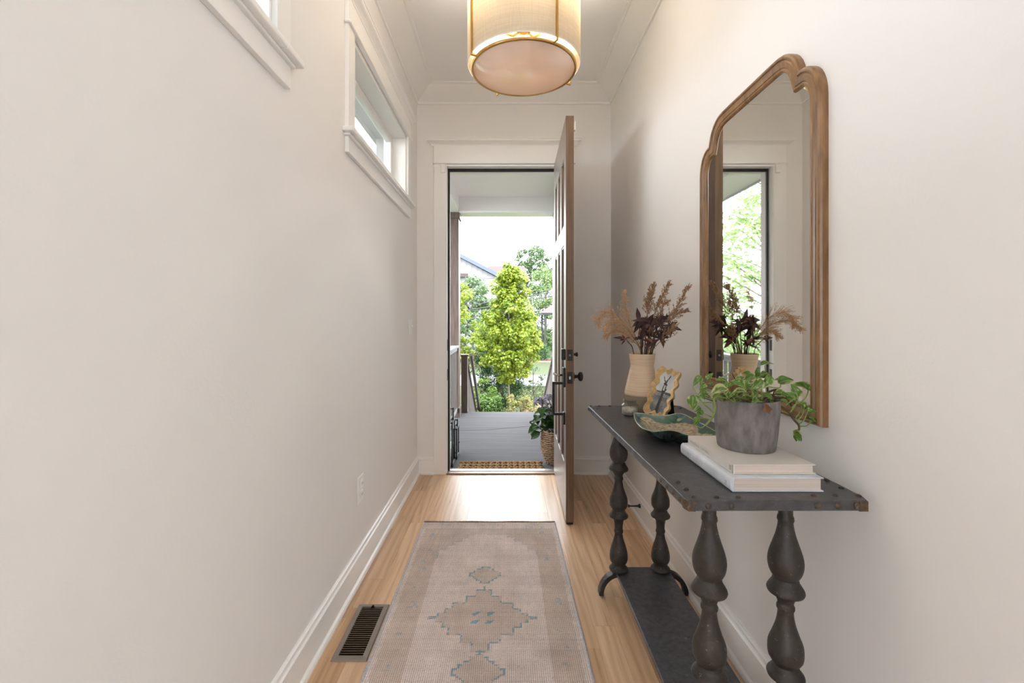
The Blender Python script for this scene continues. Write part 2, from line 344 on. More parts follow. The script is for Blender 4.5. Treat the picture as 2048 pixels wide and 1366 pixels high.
# floor with planks
fl = sroot('floor', (0, 0, 0))
B(-3.35, 3.55, -5.6, YB + .02, -.25, -.012).build('subfloor', 'duct_dark', fl)
PW = .0855; known = {(-2): [2.716], (-1): [2.189, 3.315], 10: [1.729, 2.66], 11: [1.8556], 14: [2.505]}
VEN = (-.639, -.504, 1.661, 1.992)
def plank(x0, x1, y0, y1):
    g_ = .0003
    B(x0 + g_, x1 - g_, y0 + g_, y1 - g_, -.012, 0).build('plank', 'oak_plank', fl)
row = -2
while True:
    x0 = max(XL, -.5800 + PW * row); x1 = min(XR, -.58 + PW * (row + 1))
    if x0 >= XR: break
    ks = sorted(known.get(row, [])); js = list(ks); y = (ks[-1] if ks else YB - random.uniform(.2, 1.1))
    if not ks: js.append(y)
    while y < YB - 1.2: y += random.uniform(.6, 1.1); js.append(y)
    y = min(js)
    while y > YE + .5: y -= random.uniform(.55, 1.35); js.append(y)
    js = sorted(j for j in js if YE + .1 < j < YB - .08)
    js = [YE] + js + [YB + .01]
    for a, b in zip(js, js[1:]):
        # the duct opening cuts the planks under the register
        if x1 > VEN[0] + .015 and x0 < VEN[1] - .015 and b > VEN[2] + .02 and a < VEN[3] - .02:
            c0, c1 = VEN[2] + .02, VEN[3] - .02; h0, h1 = VEN[0] + .015, VEN[1] - .015
            if a < c0: plank(x0, x1, a, c0)
            if b > c1: plank(x0, x1, c1, b)
            lo, hi = max(a, c0), min(b, c1)
            if x0 < h0 - .002: plank(x0, h0, lo, hi)
            if x1 > h1 + .002: plank(h1, x1, lo, hi)
        else: plank(x0, x1, a, b)
    row += 1
B(-3.2, 3.4, -5.45, YE, -.012, 0).build('rear_boards', 'rear_carpet', fl)  # unseen floor made grey so it adds no warm bounce to the hall
# baseboards
def base_profile():
    return [(0, 0), (.030, 0), (.030, .008), (.026, .016), (.018, .020), (.0165, .022), (.0165, .112), (.020, .116), (.020, .124), (.014, .129), (.012, .135), (.012, .142), (.006, .146), (0, .146)]
m = MB().prism([(XL + d, z) for d, z in base_profile()], 'y', YE, YB); st(m.build('baseboard_left', 'trim_paint'))
m = MB().prism([(XR - d, z) for d, z in base_profile()], 'y', YE, YB); st(m.build('baseboard_right', 'trim_paint'))
m = MB()
for a, b in ((XL, -.572), (.559, XR)): m.prism([(YB - d, z) for d, z in base_profile()], 'x', a, b)
st(m.build('baseboard_front', 'trim_paint'))
# crown: sloped board with beads
c = .134; zb = 2.999
cp = [(0, zb - .012), (.012, zb - .012), (.014, zb), (.006, zb + .004)] + [(.010, zb + .008), (c - .012, ZC - .010), (c - .004, ZC - .012), (c + .008, ZC - .010), (c + .010, ZC), (0, ZC)]
def crown(pts_fn, name):
    m = MB(); n = len(cp); ends = pts_fn()
    vs = ends; fs = [tuple(range(n))[::-1], tuple(range(n, 2 * n))] + [(i, (i + 1) % n, n + (i + 1) % n, n + i) for i in range(n)]
    st(m.add(vs, fs).build(name, 'trim_paint'))
crown(lambda: [(XL + d, YE, z) for d, z in cp] + [(XL + d, YB - d, z) for d, z in cp], 'trim_1')
crown(lambda: [(XR - d, YE, z) for d, z in cp] + [(XR - d, YB - d, z) for d, z in cp], 'trim_2')
crown(lambda: [(XL + d, YB - d, z) for d, z in cp] + [(XR - d, YB - d, z) for d, z in cp], 'trim_3')
# cornice profile used over the door and the windows: (out, up)
cap = [(0, 0), (.020, 0), (.022, .008), (.034, .022), (.046, .030), (.050, .034), (.050, .046), (.054, .048), (.054, .056), (0, .056)]
# left windows
for wi, (y0, y1) in enumerate((W1, W2), 1):
    r = sroot('window_%d' % wi, (XL, (y0 + y1) / 2, WZ[0])); z0, z1 = WZ; t = .018
    B(XL, XL + t, y0 - .088, y0, z0, z1 + .012).build('casing', 'trim_paint', r, .002); B(XL, XL + t, y1, y1 + .088, z0, z1 + .012).build('casing', 'trim_paint', r, .002)
    B(XL, XL + .030, y0 - .098, y1 + .098, z1 + .012, z1 + .028).build('head_bead', 'trim_paint', r, .006)
    B(XL, XL + t, y0 - .088, y1 + .088, z1 + .028, 2.700).build('head_board', 'trim_paint', r, .002)
    m = MB(); e = .052
    a = [(XL + d, y0 - .088 - d, 2.692 + z) for d, z in cap]; b = [(XL + d, y1 + .088 + d, 2.692 + z) for d, z in cap]; n = len(cap)
    m.add(a + b, [tuple(range(n))[::-1], tuple(range(n, 2 * n))] + [(i, (i + 1) % n, n + (i + 1) % n, n + i) for i in range(n)]); m.build('head_cornice', 'trim_paint', r)
    stl = MB().box(XL - .093, XL + .050, y0, y1, z0 - .022, z0); stl.box(XL, XL + .050, y0 - .12, y0, z0 - .022, z0); stl.box(XL, XL + .050, y1, y1 + .12, z0 - .022, z0); stl.build('stool', 'trim_paint', r, .005)
    B(XL, XL + .030, y0 - .10, y1 + .10, z0 - .034, z0 - .022).build('stool_molding', 'trim_paint', r, .004)
    B(XL, XL + t, y0 - .088, y1 + .088, 1.995, z0 - .034).build('apron', 'trim_paint', r, .002)
    m = MB(); xa, xb = XL - .155, XL
    m.box(xa, xb, y0 - .0, y0 + .012, z0, z1); m.box(xa, xb, y1 - .012, y1, z0, z1); m.box(xa, xb, y0, y1, z1 - .012, z1); m.box(xa, xb - .09, y0, y1, z0, z0 + .010); m.build('jamb', 'trim_paint', r)
    m = MB(); xa, xb = -.845, -.805; s_ = .042; ya, yb, za, zb_ = y0 + .012, y1 - .012, z0 + .01, z1 - .012
    m.box(xa, xb, ya, ya + s_, za, zb_); m.box(xa, xb, yb - s_, yb, za, zb_); m.box(xa, xb, ya + s_, yb - s_, za, za + s_); m.box(xa, xb, ya + s_, yb - s_, zb_ - s_, zb_); m.build('sash', 'trim_paint', r, .004)
    B(-.829, -.825, ya + s_ - .005, yb - s_ + .005, za + s_ - .005, zb_ - s_ + .005).build('pane', 'window_glass', r)
# ---------------------------------------------------------------- front door opening: casing, jamb, sill
r = sroot('trim_4', (0, YB, 0)); t = .020
B(-.572, -.475, YB - t, YB, 0, DZ + .005).build('casing', 'trim_paint', r, .002); B(.462, .559, YB - t, YB, 0, DZ + .005).build('casing', 'trim_paint', r, .002)
B(-.582, .569, YB - .028, YB, DZ + .005, DZ + .020).build('head_bead', 'trim_paint', r, .006)
B(-.572, .559, YB - t, YB, DZ + .020, 2.650).build('head_board', 'trim_paint', r, .002)
m = MB(); a = [(-.572 - d, YB - d, 2.645 + z) for d, z in cap]; b = [(.559 + d, YB - d, 2.645 + z) for d, z in cap]; n = len(cap)
m.add(a + b, [tuple(range(n))[::-1], tuple(range(n, 2 * n))] + [(i, (i + 1) % n, n + (i + 1) % n, n + i) for i in range(n)]); m.build('head_cornice', 'trim_paint', r)
r = sroot('trim_5', (0, YB, 0))
m = MB(); m.box(-.475, -.468, YB - .018, YB + .15, 0, DZ); m.box(.455, .462, YB - .012, YB + .15, 0, DZ); m.box(-.468, .455, YB - .018, YB + .15, DZ - .012, DZ); m.build('jamb', 'trim_paint', r)
m = MB(); m.box(-.468, -.453, YB + .048, YB + .066, 0, DZ - .012); m.box(.437, .455, YB + .048, YB + .066, 0, DZ - .012); m.box(-.453, .437, YB + .048, YB + .066, DZ - .034, DZ - .012); m.build('weather_strip', 'black_rubber', r)
m = MB(); m.box(-.468, -.460, YB + .066, YB + .15, 0, DZ - .012); m.box(.432, .455, YB + .066, YB + .15, 0, DZ - .012); m.box(-.460, .432, YB + .066, YB + .15, DZ - .022, DZ - .012); m.build('outer_jamb', 'porch_paint', r)
for z in (.80, 1.04): B(-.4682, -.4665, YB + .0, YB + .032, z - .045, z + .045).build('strike_plate', 'black_metal', r)
r = sroot('trim_6', (0, YB + .07, 0))
B(-.475, .462, YB - .02, YB + .03, 0, .010).build('sill_wood', 'bronze_sill', r, .003)
B(-.475, .462, YB + .03, YB + .085, -.01, .014).build('sill_metal', 'aluminium', r, .003)
m = MB().prism([(YB + .085, -.05), (YB + .19, -.05), (YB + .19, -.022), (YB + .085, .010)], 'x', -.475, .462); m.build('sill_nose', 'aluminium', r)
# ---------------------------------------------------------------- front door leaf (opened inwards)
HG = Vector((.443, 3.672, 0)); th = math.atan2(-.91, -.0255); ROT = Matrix.Translation(HG) @ Matrix.Rotation(th, 4, 'Z')
door = bpy.data.objects.new('door_1', None); COL.objects.link(door); door.location = HG; door.rotation_euler = (0, 0, th); st(door); WORLD['door_1'] = Vector((0, 0, 0))
DW, DT, D0, D1 = .912, .048, .018, 2.485
def dp(name, mat, *bx, bev=.002, parent=door): return B(*bx).build(name, mat, parent, bev)
xs = [0, .125, .283, .383, .541, .641, DW - .113 - .0, DW]
xs = [0, .118, .278, .376, .536, .634, .794, DW]
for i in (0, 2, 4, 6):
    if i in (0, 6): dp('stile', 'door_wood', xs[i], xs[i + 1] - (.0006 if i == 6 else 0), -DT, 0, D0, D1)
    else:
        dp('mullion', 'door_wood', xs[i], xs[i + 1], -DT, 0, .35, 1.72); dp('mullion', 'door_wood', xs[i], xs[i + 1], -DT, 0, 1.84, 2.27)
for z0, z1 in ((D0, .35), (1.72, 1.84), (2.27, D1)): dp('rail', 'door_wood', xs[1], xs[6], -DT, 0, z0, z1)
for i in (1, 3, 5):
    for z0, z1 in ((.35, 1.72), (1.84, 2.27)):
        dp('panel', 'door_wood', xs[i] - .002, xs[i + 1] + .002, -DT + .016, -.016, z0 - .002, z1 + .002)
        m = MB()
        for ya, yb in ((-DT + .004, -DT + .016), (-.016, -.004)):
            q = .010; a, b = xs[i], xs[i + 1]
            for (xa, xb, za, zb_) in ((a, a + q, z0, z1), (b - q, b, z0, z1), (a + q, b - q, z0, z0 + q), (a + q, b - q, z1 - q, z1)): m.box(xa, xb, ya, yb, za, zb_)
        m.build('sticking', 'door_wood', door)
dp('lock_edge', 'door_edge_wood', DW - .0005, DW + .0012, -DT, 0, D0, D1, bev=0)
dp('bottom_sweep', 'black_rubber', .01, DW, -DT + .004, -.004, .006, D0, bev=0)
XK = DW - .062
for z, h in ((1.032, .030), (.895, .032)):
    pl = dp('latch_plate', 'black_metal', DW + .0012, DW + .0032, -DT / 2 - .016, -DT / 2 + .016, z - h - .004, z + h + .004, bev=.001)
    B(DW + .0032, DW + .0060, -DT / 2 - .006, -DT / 2 + .006, z - (.010 if z < 1 else .006), z + (.010 if z < 1 else .006)).build('latch_bolt', 'aluminium' if z < 1 else 'register_metal', pl, .002)
# exterior trim plate, deadbolt cylinder and pull
dp('deadbolt_cylinder', 'black_metal', XK - .032, XK + .032, -DT - .022, -DT, 1.0, 1.068, bev=.004)
hs = dp('handle_set', 'black_metal', XK - .03, XK + .03, -DT - .014, -DT, .832, .952, bev=.003)
m = MB(); m.box(XK - .008, XK + .008, -DT - .078, -DT - .014, .846, .862); m.box(XK - .008, XK + .008, -DT - .078, -DT - .062, .668, .862); m.box(XK - .008, XK + .008, -DT - .078, -DT - .01, .655, .671); m.box(XK - .02, XK + .02, -DT - .012, -DT, .600, .676)
m.build('grip', 'black_metal', hs, .003)
m = MB(); m.tube([(XK, -DT - .014, .905), (XK, -DT - .04, .902), (XK, -DT - .062, .912), (XK, -DT - .072, .914)], [.006, .007, .009, .008]); m.build('thumb_latch', 'aluminium', hs)
def knob_y(mb, x, z, prof, n=20):
    k = len(prof); vs = []
    for i in range(n):
        a = 2 * PI * i / n
        for y, r_ in prof: vs.append((x + r_ * math.cos(a), y, z + r_ * math.sin(a)))
    mb.add(vs, [(i * k + j, ((i + 1) % n) * k + j, ((i + 1) % n) * k + j + 1, i * k + j + 1) for i in range(n) for j in range(k - 1)], True)
    return mb
knob_y(MB(), XK, .895, [(0, .033), (.006, .032), (.010, .024), (.012, .012), (.030, .010), (.034, .015), (.038, .024), (.046, .029), (.054, .029), (.060, .024), (.063, .012), (.0635, 0)]).build('door_knob', 'black_metal', door)
m = knob_y(MB(), XK, 1.032, [(0, .022), (.004, .022), (.006, .008), (.018, .008), (.021, .013), (.031, .013), (.034, 0)]); m.build('thumb_turn', 'black_metal', door)
for z in (.28, 1.0, 1.7, 2.25):
    m = MB(); m.tube([(-.004, .006, z - .05), (-.004, .006, z + .05)], .007); m.box(0, .03, 0, .002, z - .045, z + .045); m.build('hinge', 'black_metal', door)
B(DW - .035, DW - .005, 0, .012, 2.40, 2.455).build('door_sensor', 'white_plastic', door, .003)
tag(B(-.515, -.479, YB - .036, YB - .020, 2.425, 2.495).build('alarm_sensor', 'white_plastic', base=(-.497, YB - .02, 2.425), bev=.004), 'small white alarm sensor at the top left of the front door casing', 'sensor')
# ---------------------------------------------------------------- switch, outlet, register, door stop
r = thing('light_switch', 'white toggle light switch plate on the left wall by the door', 'switch', (XL, 3.41, 1.195))
B(XL, XL + .006, 3.355, 3.465, 1.137, 1.253).build('plate', 'white_plastic', r, .003)
B(XL + .006, XL + .016, 3.428, 3.438, 1.190, 1.206).build('toggle', 'white_plastic', r, .002)
r = thing('power_outlet', 'white duplex power outlet low on the left wall', 'outlet', (XL, 2.23, .42))
B(XL, XL + .006, 2.187, 2.275, .357, .483).build('plate', 'white_plastic', r, .003)
for z in (.395, .447):
    q = B(XL + .006, XL + .012, 2.215, 2.248, z - .018, z + .018).build('receptacle', 'white_plastic', r, .005)
    m = MB(); m.box(XL + .0118, XL + .0124, 2.222, 2.225, z - .006, z + .006); m.box(XL + .0118, XL + .0124, 2.237, 2.240, z - .006, z + .006); m.build('slot', 'slot_dark', q)
x0, x1, y0, y1 = VEN
r = thing('floor_register', 'bronze slatted floor register set in the oak floor left of the rug', 'vent', ((x0 + x1) / 2, (y0 + y1) / 2, 0))
m = MB(); f = .022
def rim(z): return [(x0 + f, y0 + f, z), (x1 - f, y0 + f, z), (x1 - f, y1 - f, z), (x0 + f, y1 - f, z)]
out = [(x0, y0, .0005), (x1, y0, .0005), (x1, y1, .0005), (x0, y1, .0005)]; mid = [(x0 + .004, y0 + .004, .0055), (x1 - .004, y0 + .004, .0055), (x1 - .004, y1 - .004, .0055), (x0 + .004, y1 - .004, .0055)]
vs = out + mid + rim(.0065) + rim(-.012)
m.add(vs, [(a * 4 + i, a * 4 + (i + 1) % 4, a * 4 + 4 + (i + 1) % 4, a * 4 + 4 + i) for a in range(3) for i in range(4)]); m.build('frame', 'register_metal', r)
ns_ = 24; sl = None
for i in range(ns_):
    y = y0 + f + (y1 - y0 - 2 * f) * (i + .5) / ns_
    m = MB().prism([(y - .0035, .0035), (y + .0005, .0035), (y + .0048, -.009), (y + .0032, -.009)], 'x', x0 + f, x1 - f); m.build('slat', 'register_slat', r)
m = MB(); m.box(x0 + .016, x1 - .016, y0 + .021, y1 - .021, -.06, -.055); m.box(x0 + .0155, x0 + .018, y0 + .021, y1 - .021, -.06, 0); m.box(x1 - .018, x1 - .0155, y0 + .021, y1 - .021, -.06, 0); m.build('duct', 'duct_dark', r)
m = MB(); m.tube([((x0 + x1) / 2, y1 - f - .006, .006), ((x0 + x1) / 2, y1 - f + .004, .010)], [.008, .004], 6); m.build('damper_lever', 'duct_dark', r)
r = thing('door_stop', 'black rod door stop fixed to the right baseboard behind the console table', 'door stop', (.84, 2.83, .089))
def rod_x(prof, y, z, n=16):
    m = MB(); k = len(prof); vs = []
    for i in range(n):
        a = 2 * PI * i / n
        for x, q in prof: vs.append((x, y + q * math.cos(a), z + q * math.sin(a)))
    return m.add(vs, [(i * k + j, ((i + 1) % n) * k + j, ((i + 1) % n) * k + j + 1, i * k + j + 1) for i in range(n) for j in range(k - 1)], True)
rod_x([(.8405, 0), (.8405, .013), (.836, .013), (.825, .006), (.80, .0045), (.776, .0045), (.776, 0)], 2.83, .089).build('rod', 'black_metal', r)
rod_x([(.776, 0), (.776, .0075), (.766, .0085), (.764, 0)], 2.83, .089).build('rubber_tip', 'black_rubber', r)
# ---------------------------------------------------------------- rug
def rug():
    RX0, RX1, RY1, RY0 = -.493, .303, 2.786, .33; cxr = -.095; cs = .004
    nx, ny = int((RX1 - RX0) / cs), int((RY1 - RY0) / cs)
    xs_ = RX0 + (np.arange(nx + 1)) * (RX1 - RX0) / nx; ys_ = RY0 + np.arange(ny + 1) * (RY1 - RY0) / ny
    X, Y = np.meshgrid(xs_, ys_); u = X - cxr; vmid = (RY0 + RY1) / 2
    K = .011
    uq = np.round(u / K) * K; vq = np.round(Y / K) * K
    rng = np.random.RandomState(3)
    C = np.zeros(X.shape + (3,)); field = np.array(s2l((228, 216, 209))); tan = np.array(s2l((204, 188, 176))); tan2 = np.array(s2l((206, 192, 182))); edge = np.array(s2l((224, 213, 207)))
    blue = np.array(s2l((142, 168, 180))); 
    C[:] = field
    def hexd(uq, v): # distance-like value of the field hexagon, <0 inside
        top = 2.63 - vmid; av = np.abs(v - vmid)
        st_ = np.floor(np.clip(av - (top - .21), 0, None) / .042) * .042
        lim = .262 - st_ * .86
        return np.where(av < top, np.abs(uq) - lim, 1)
    inner = np.abs(u) < .262
    C[hexd(u, Y) > 0] = tan2
    def outline(mask):
        e = np.zeros_like(mask); k = 2
        m2 = mask.copy()
        for dx, dy in ((k, 0), (-k, 0), (0, k), (0, -k)): m2 &= np.roll(np.roll(mask, dy, 0), dx, 1)
        return mask & ~m2
    blk = rng.rand(ny // 3 + 3, nx // 3 + 3)
    bn = np.repeat(np.repeat(blk, 3, 0), 3, 1)[:ny + 1, :nx + 1]
    blk2 = rng.rand(ny // 14 + 3, nx // 14 + 3); bn2 = np.repeat(np.repeat(blk2, 14, 0), 14, 1)[:ny + 1, :nx + 1]
    hm = (hexd(u, Y) <= 0) & (np.abs(np.abs(Y - vmid)) > .80)
    o = outline(hexd(u, Y) <= 0) & (np.abs(Y - vmid) > .80) & (bn2 > .35)
    C[o & (bn > .3)] = blue * .6 + field * .4
    meds = [(1.893, .227, .212), (2 * vmid - 1.893, .227, .212)]
    for cy, hw, hl in meds:
        sv = np.floor((np.abs(Y - cy)) / .030) * .030; su = np.abs(u)
        av = np.abs(Y - cy); lim = np.select([av < .010, av < .030, av < .062, av < .104, av < .150, av < .197], [hw, .190, .163, .134, .080, .037], -1.0)
        mk = (su < lim) & (np.abs(Y - cy) < hl); C[mk] = tan2 * .97
        o = outline(mk); C[o & (bn > .38)] = blue
        for du, dv in ((-.03, -.025), (.03, -.025), (-.03, .025), (.03, .025)):
            q = (np.abs(u - du - (Y - cy - dv) * .6) < .014) & (np.abs(Y - cy - dv) < .012) & (bn > .3); C[q] = blue
        q = (np.abs(u) < .004) & (np.abs(np.abs(Y - cy) - hl + .01) < .025) & (bn > .3); C[q] = blue
    smalls = [(2.212, .078, .078), (vmid + .045, .095, .085), (2 * vmid - 2.212, .078, .078)]
    for cy, hw, hl in smalls:
        sv = np.floor(np.abs(Y - cy) / .018) * .018; lim = hw * (1 - sv / hl); mk = (np.abs(u) < lim) & (np.abs(Y - cy) < hl)
        C[mk] = tan2
        C[outline(mk) & (bn > .35)] = blue
    bd = np.abs(u) > .262
    C[bd] = tan; wob = (np.abs(u) > .375 + .008 * (bn - .5)); C[wob] = edge
    C[(Y > 2.70) | (Y < RY0 + .086)] = edge * .97
    mot = [2.62, 2.45, 2.34, 2.27, 2.10, 1.985, 1.80, 1.70, 1.62, 1.45, 1.3, 1.1, .9]
    for s_ in (-1, 1):
        for i, my in enumerate(mot):
            my2 = my + (.02 if s_ > 0 else 0); cu = s_ * .318 + (.012 if i % 2 else -.008); sz = .026 if i % 5 == 0 else .014
            q = (np.abs(u - cu) < sz * (.3 + .7 * np.clip((my2 + sz - Y) / (2 * sz), 0, 1))) & (np.abs(Y - my2) < sz) & (bn > .42)
            C[q] = blue * .8 + tan * .2
    for k in range(26):
        cu = rng.uniform(-.33, .33); q = (np.abs(u - cu) < .006) & (np.abs(Y - rng.uniform(2.705, 2.76)) < rng.uniform(.008, .02)) & (bn > .4); C[q] = blue * .45 + edge * .55
    sp_ = (rng.rand(*u.shape) < .012) & (hexd(u, Y) <= 0); C[sp_] = np.array(s2l((196, 160, 140)))
    wn = np.zeros(u.shape)
    for fx, fy, am in ((7, 5, 1), (23, 17, .6), (60, 9, .5)):
        gx = rng.rand(fy * 4 + 2, fx + 2); yi = np.linspace(0, fy * 4, ny + 1); xi = np.linspace(0, fx, nx + 1); y0_ = yi.astype(int); x0_ = xi.astype(int); fy_ = (yi - y0_)[:, None]; fx_ = (xi - x0_)[None]
        wn += am * ((gx[y0_][:, x0_] * (1 - fx_) + gx[y0_][:, x0_ + 1] * fx_) * (1 - fy_) + (gx[y0_ + 1][:, x0_] * (1 - fx_) + gx[y0_ + 1][:, x0_ + 1] * fx_) * fy_)
    wn = (wn / 2.1); isb = (np.abs(C - blue).sum(-1) > .02)
    C = C * (.84 + .30 * wn)[..., None]; C = np.where(isb[..., None], C * .72 + .28 * (tan * .55 + field * .45) * (.80 + .40 * wn)[..., None], C)
    streak = np.repeat(rng.rand(ny // 2 + 2, 1), 2, 0)[:ny + 1]; C *= (.95 + .08 * streak)[..., None] * (.94 + .12 * rng.rand(*u.shape))[..., None]
    Z = .0085 + .0007 * np.sin(X * 9) * np.cos(Y * 5)
    EX = X + np.where(np.arange(nx + 1) < 2, 1, 0)[None] * 0
    C *= np.array([1.07, 1.08, 1.12]); V = np.stack([X, Y, Z], -1).reshape(-1, 3)
    idx = np.arange((nx + 1) * (ny + 1)).reshape(ny + 1, nx + 1)
    Fq = np.stack([idx[:-1, :-1], idx[:-1, 1:], idx[1:, 1:], idx[1:, :-1]], -1).reshape(-1, 4)
    r = thing('runner_rug', 'faded beige and taupe runner rug with stepped blue medallions on the oak floor', 'rug', ((RX0 + RX1) / 2, (RY0 + RY1) / 2, 0))
    me = bpy.data.meshes.new('pile'); o0 = WORLD[r.name]; me.from_pydata((V - np.array(o0)).tolist(), [], Fq.tolist())
    ca = me.color_attributes.new('Col', 'FLOAT_COLOR', 'POINT'); ca.data.foreach_set('color', np.concatenate([C.reshape(-1, 3), np.ones((V.shape[0], 1))], 1).ravel())
    me.materials.append(MATS['rug_wool']); o = bpy.data.objects.new('pile', me); COL.objects.link(o); o.parent = r; WORLD[o.name] = o0
    B(RX0, RX1, RY0, RY1, .001, .0078).build('backing', 'rug_binding', r)
    m = MB(); pts = [(x, RY1 + .001, .0075 + .001 * math.sin(x * 23)) for x in np.linspace(RX0 - .002, RX1 + .002, 60)]; m.tube(pts, .0065, 8); m.build('end_binding', 'rug_binding', r)
    for xe in (RX0, RX1):
        rr_ = random.Random(5); m = MB(); pts = [(xe + rr_.uniform(-.0015, .0015), y, .0065) for y in np.arange(RY0, RY1, .008)]; m.tube(pts, [rr_.uniform(.0052, .0068) for _ in pts], 6); m.build('side_serging', 'rug_serging', r)
rug()
# ---------------------------------------------------------------- console table
TZ = .839; TT = .024
r = thing('console_table', 'dark iron-clad console table with studded edges and turned baluster legs against the right wall', 'table', (.62, 1.6, 0))
TX0, TX1, TY0, TY1 = .4135, .835, 1.034, 2.172
def edge_out():
    rr_ = random.Random(11); pts = []
    cs_ = [(TX0 + .004, TY0), (TX1 - .010, TY0), (TX1, TY0 + .028), (TX1, TY1 - .012), (TX1 - .012, TY1), (TX0 + .012 - .018, TY1), (TX0 - .018, TY1 - .012), (TX0, TY0 + .014)]
    for i in range(len(cs_)):
        a, b = Vector(cs_[i]), Vector(cs_[(i + 1) % 8]); L = (b - a).length; n = max(1, int(L / .03)); nn = Vector((b.y - a.y, a.x - b.x)).normalized()
        for k in range(n): p = a.lerp(b, k / n) + nn * rr_.uniform(-.0008, .0008) * (k > 0); pts.append((p.x, p.y))
    return pts
MB().prism(edge_out(), 'z', TZ - TT, TZ).build('top', 'table_metal', r, .003, seg=3)
m = MB()  # rusted corner wrap, a hair proud of the slab
m.prism([(TX0 + .0035, TY0 - .0010), (TX0 + .020, TY0 - .0010), (TX0 + .020, TY0 + .004), (TX0 + .006, TY0 + .004), (TX0 + .003, TY0 + .016), (TX0 + .003, TY0 + .024), (TX0 - .0013, TY0 + .024), (TX0 - .0010, TY0 + .0135)], 'z', TZ - TT - .0006, TZ - .002); m.build('corner_strap', 'rust_metal', r, .001); m = MB()
m.prism([(TX1 - .030, TY0 - .0012), (TX1 - .0095, TY0 - .0012), (TX1 + .001, TY0 + .0275), (TX1 + .001, TY0 + .04), (TX1 - .004, TY0 + .04), (TX1 - .012, TY0 + .004), (TX1 - .030, TY0 + .004)], 'z', TZ - TT - .0006, TZ - .002)
m.build('corner_strap', 'rust_metal', r, .001)
studs = [(1355.8, 964.8), (1372, 979), (1387.4, 994.6), (1432.7, 994.6), (1475.7, 994.6), (1627, 991), (1669.4, 991), (1717, 992), (1682.5, 976.7), (1653.5, 961)]
def dome(center, rad, nrm, name, mat):
    m = MB(); nrm = Vector(nrm).normalized(); a = nrm.orthogonal().normalized(); b = nrm.cross(a); vs = []
    for j in range(4):
        t = j * PI / 6.4
        for i in range(10): q = 2 * PI * i / 10; vs.append(Vector(center) + (a * math.cos(q) + b * math.sin(q)) * rad * math.cos(t) + nrm * rad * .62 * math.sin(t))
    vs.append(Vector(center) + nrm * rad * .62); fs = [(j * 10 + i, j * 10 + (i + 1) % 10, j * 10 + 10 + (i + 1) % 10, j * 10 + 10 + i) for j in range(3) for i in range(10)] + [(30 + i, 30 + (i + 1) % 10, 40) for i in range(10)]
    return m.add(vs, fs, True).build(name, mat, r)
for i, (a, b) in enumerate(studs): dome(P(a, b, TZ), .0068, (0, 0, 1), 'stud', 'rust_metal' if i in (2, 5, 7) else 'table_leg_metal')
for x, y in ((.405, 2.152), (.412, 2.12), (.425, 2.085), (.445, 2.152), (.495, 2.152), (.80, 2.15), (.81, 2.10), (.75, 2.15)): dome((x, y, TZ), .0075, (0, 0, 1), 'stud', 'rust_metal')
for x in (.462, .515, .71, .757, .80): dome((x, TY0 - .0005, TZ - .012), .0075, (0, -1, 0), 'stud', 'rust_metal')
for y in (1.075, 1.115, 1.155, 1.20, 2.15, 2.12, 2.09): dome((TX0 - .018 * (y - 1.064) / 1.1 - .0006, y, TZ - .012), .0062, (-1, 0, 0), 'stud', 'rust_metal')
legp = [(.817, .0165), (.76, .0165), (.756, .0185), (.748, .0195), (.742, .017), (.715, .0215), (.69, .029), (.665, .037), (.645, .0405), (.625, .0385), (.61, .0325), (.603, .0265), (.600, .0265), (.598, .0300), (.594, .0305), (.590, .033), (.583, .0375), (.576, .0415), (.571, .0428), (.566, .041), (.563, .034), (.560, .0275), (.556, .0265), (.552, .0225), (.537, .0175), (.531, .0205), (.525, .0205), (.519, .0175), (.49, .0215), (.46, .031), (.44, .0385), (.42, .0405), (.403, .0385), (.393, .0325), (.386, .0265), (.384, .0265), (.382, .0300), (.378, .0305), (.374, .033), (.368, .0375), (.363, .0415), (.359, .0428), (.354, .041), (.351, .034), (.348, .0275), (.344, .0265), (.340, .0225), (.33, .0205), (.30, .0178), (.292, .0205), (.285, .0205), (.279, .0175), (.255, .0215), (.225, .031), (.20, .0375), (.180, .0405), (.160, .0395), (.147, .0335), (.141, .0275), (.138, .0275), (.136, .0310), (.132, .0315), (.127, .036), (.122, .041), (.118, .0428), (.113, .041), (.108, .034)]
lp2 = []
for i_ in range(len(legp) - 1):
    q0_, q1_, q2_, q3_ = (legp[max(i_ - 1, 0)], legp[i_], legp[i_ + 1], legp[min(i_ + 2, len(legp) - 1)]); lp2.append(q1_)
    if q1_[0] - q2_[0] > .012:
        for f_ in (.33, .66):
            h0, h1 = q1_[0], q2_[0]; m1 = (q2_[1] - q0_[1]) / (q2_[0] - q0_[0]); m2 = (q3_[1] - q1_[1]) / (q3_[0] - q1_[0]); dh = h1 - h0
            lp2.append((h0 + dh * f_, (2 * f_ ** 3 - 3 * f_ ** 2 + 1) * q1_[1] + (f_ ** 3 - 2 * f_ ** 2 + f_) * dh * m1 + (3 * f_ ** 2 - 2 * f_ ** 3) * q2_[1] + (f_ ** 3 - f_ ** 2) * dh * m2))
legp = lp2 + [legp[-1]]
for lx, ly in ((.514, 1.145), (.706, 1.145), (.517, 2.07), (.707, 2.07)):
    MB().lathe(legp, lx, ly, 40).build('leg', 'table_leg_metal', r)
MB().prism([(.497, .98), (.738, .98), (.748, 2.10), (.503, 2.10)], 'z', .092, .108).build('lower_shelf', 'shelf_metal', r, .002)
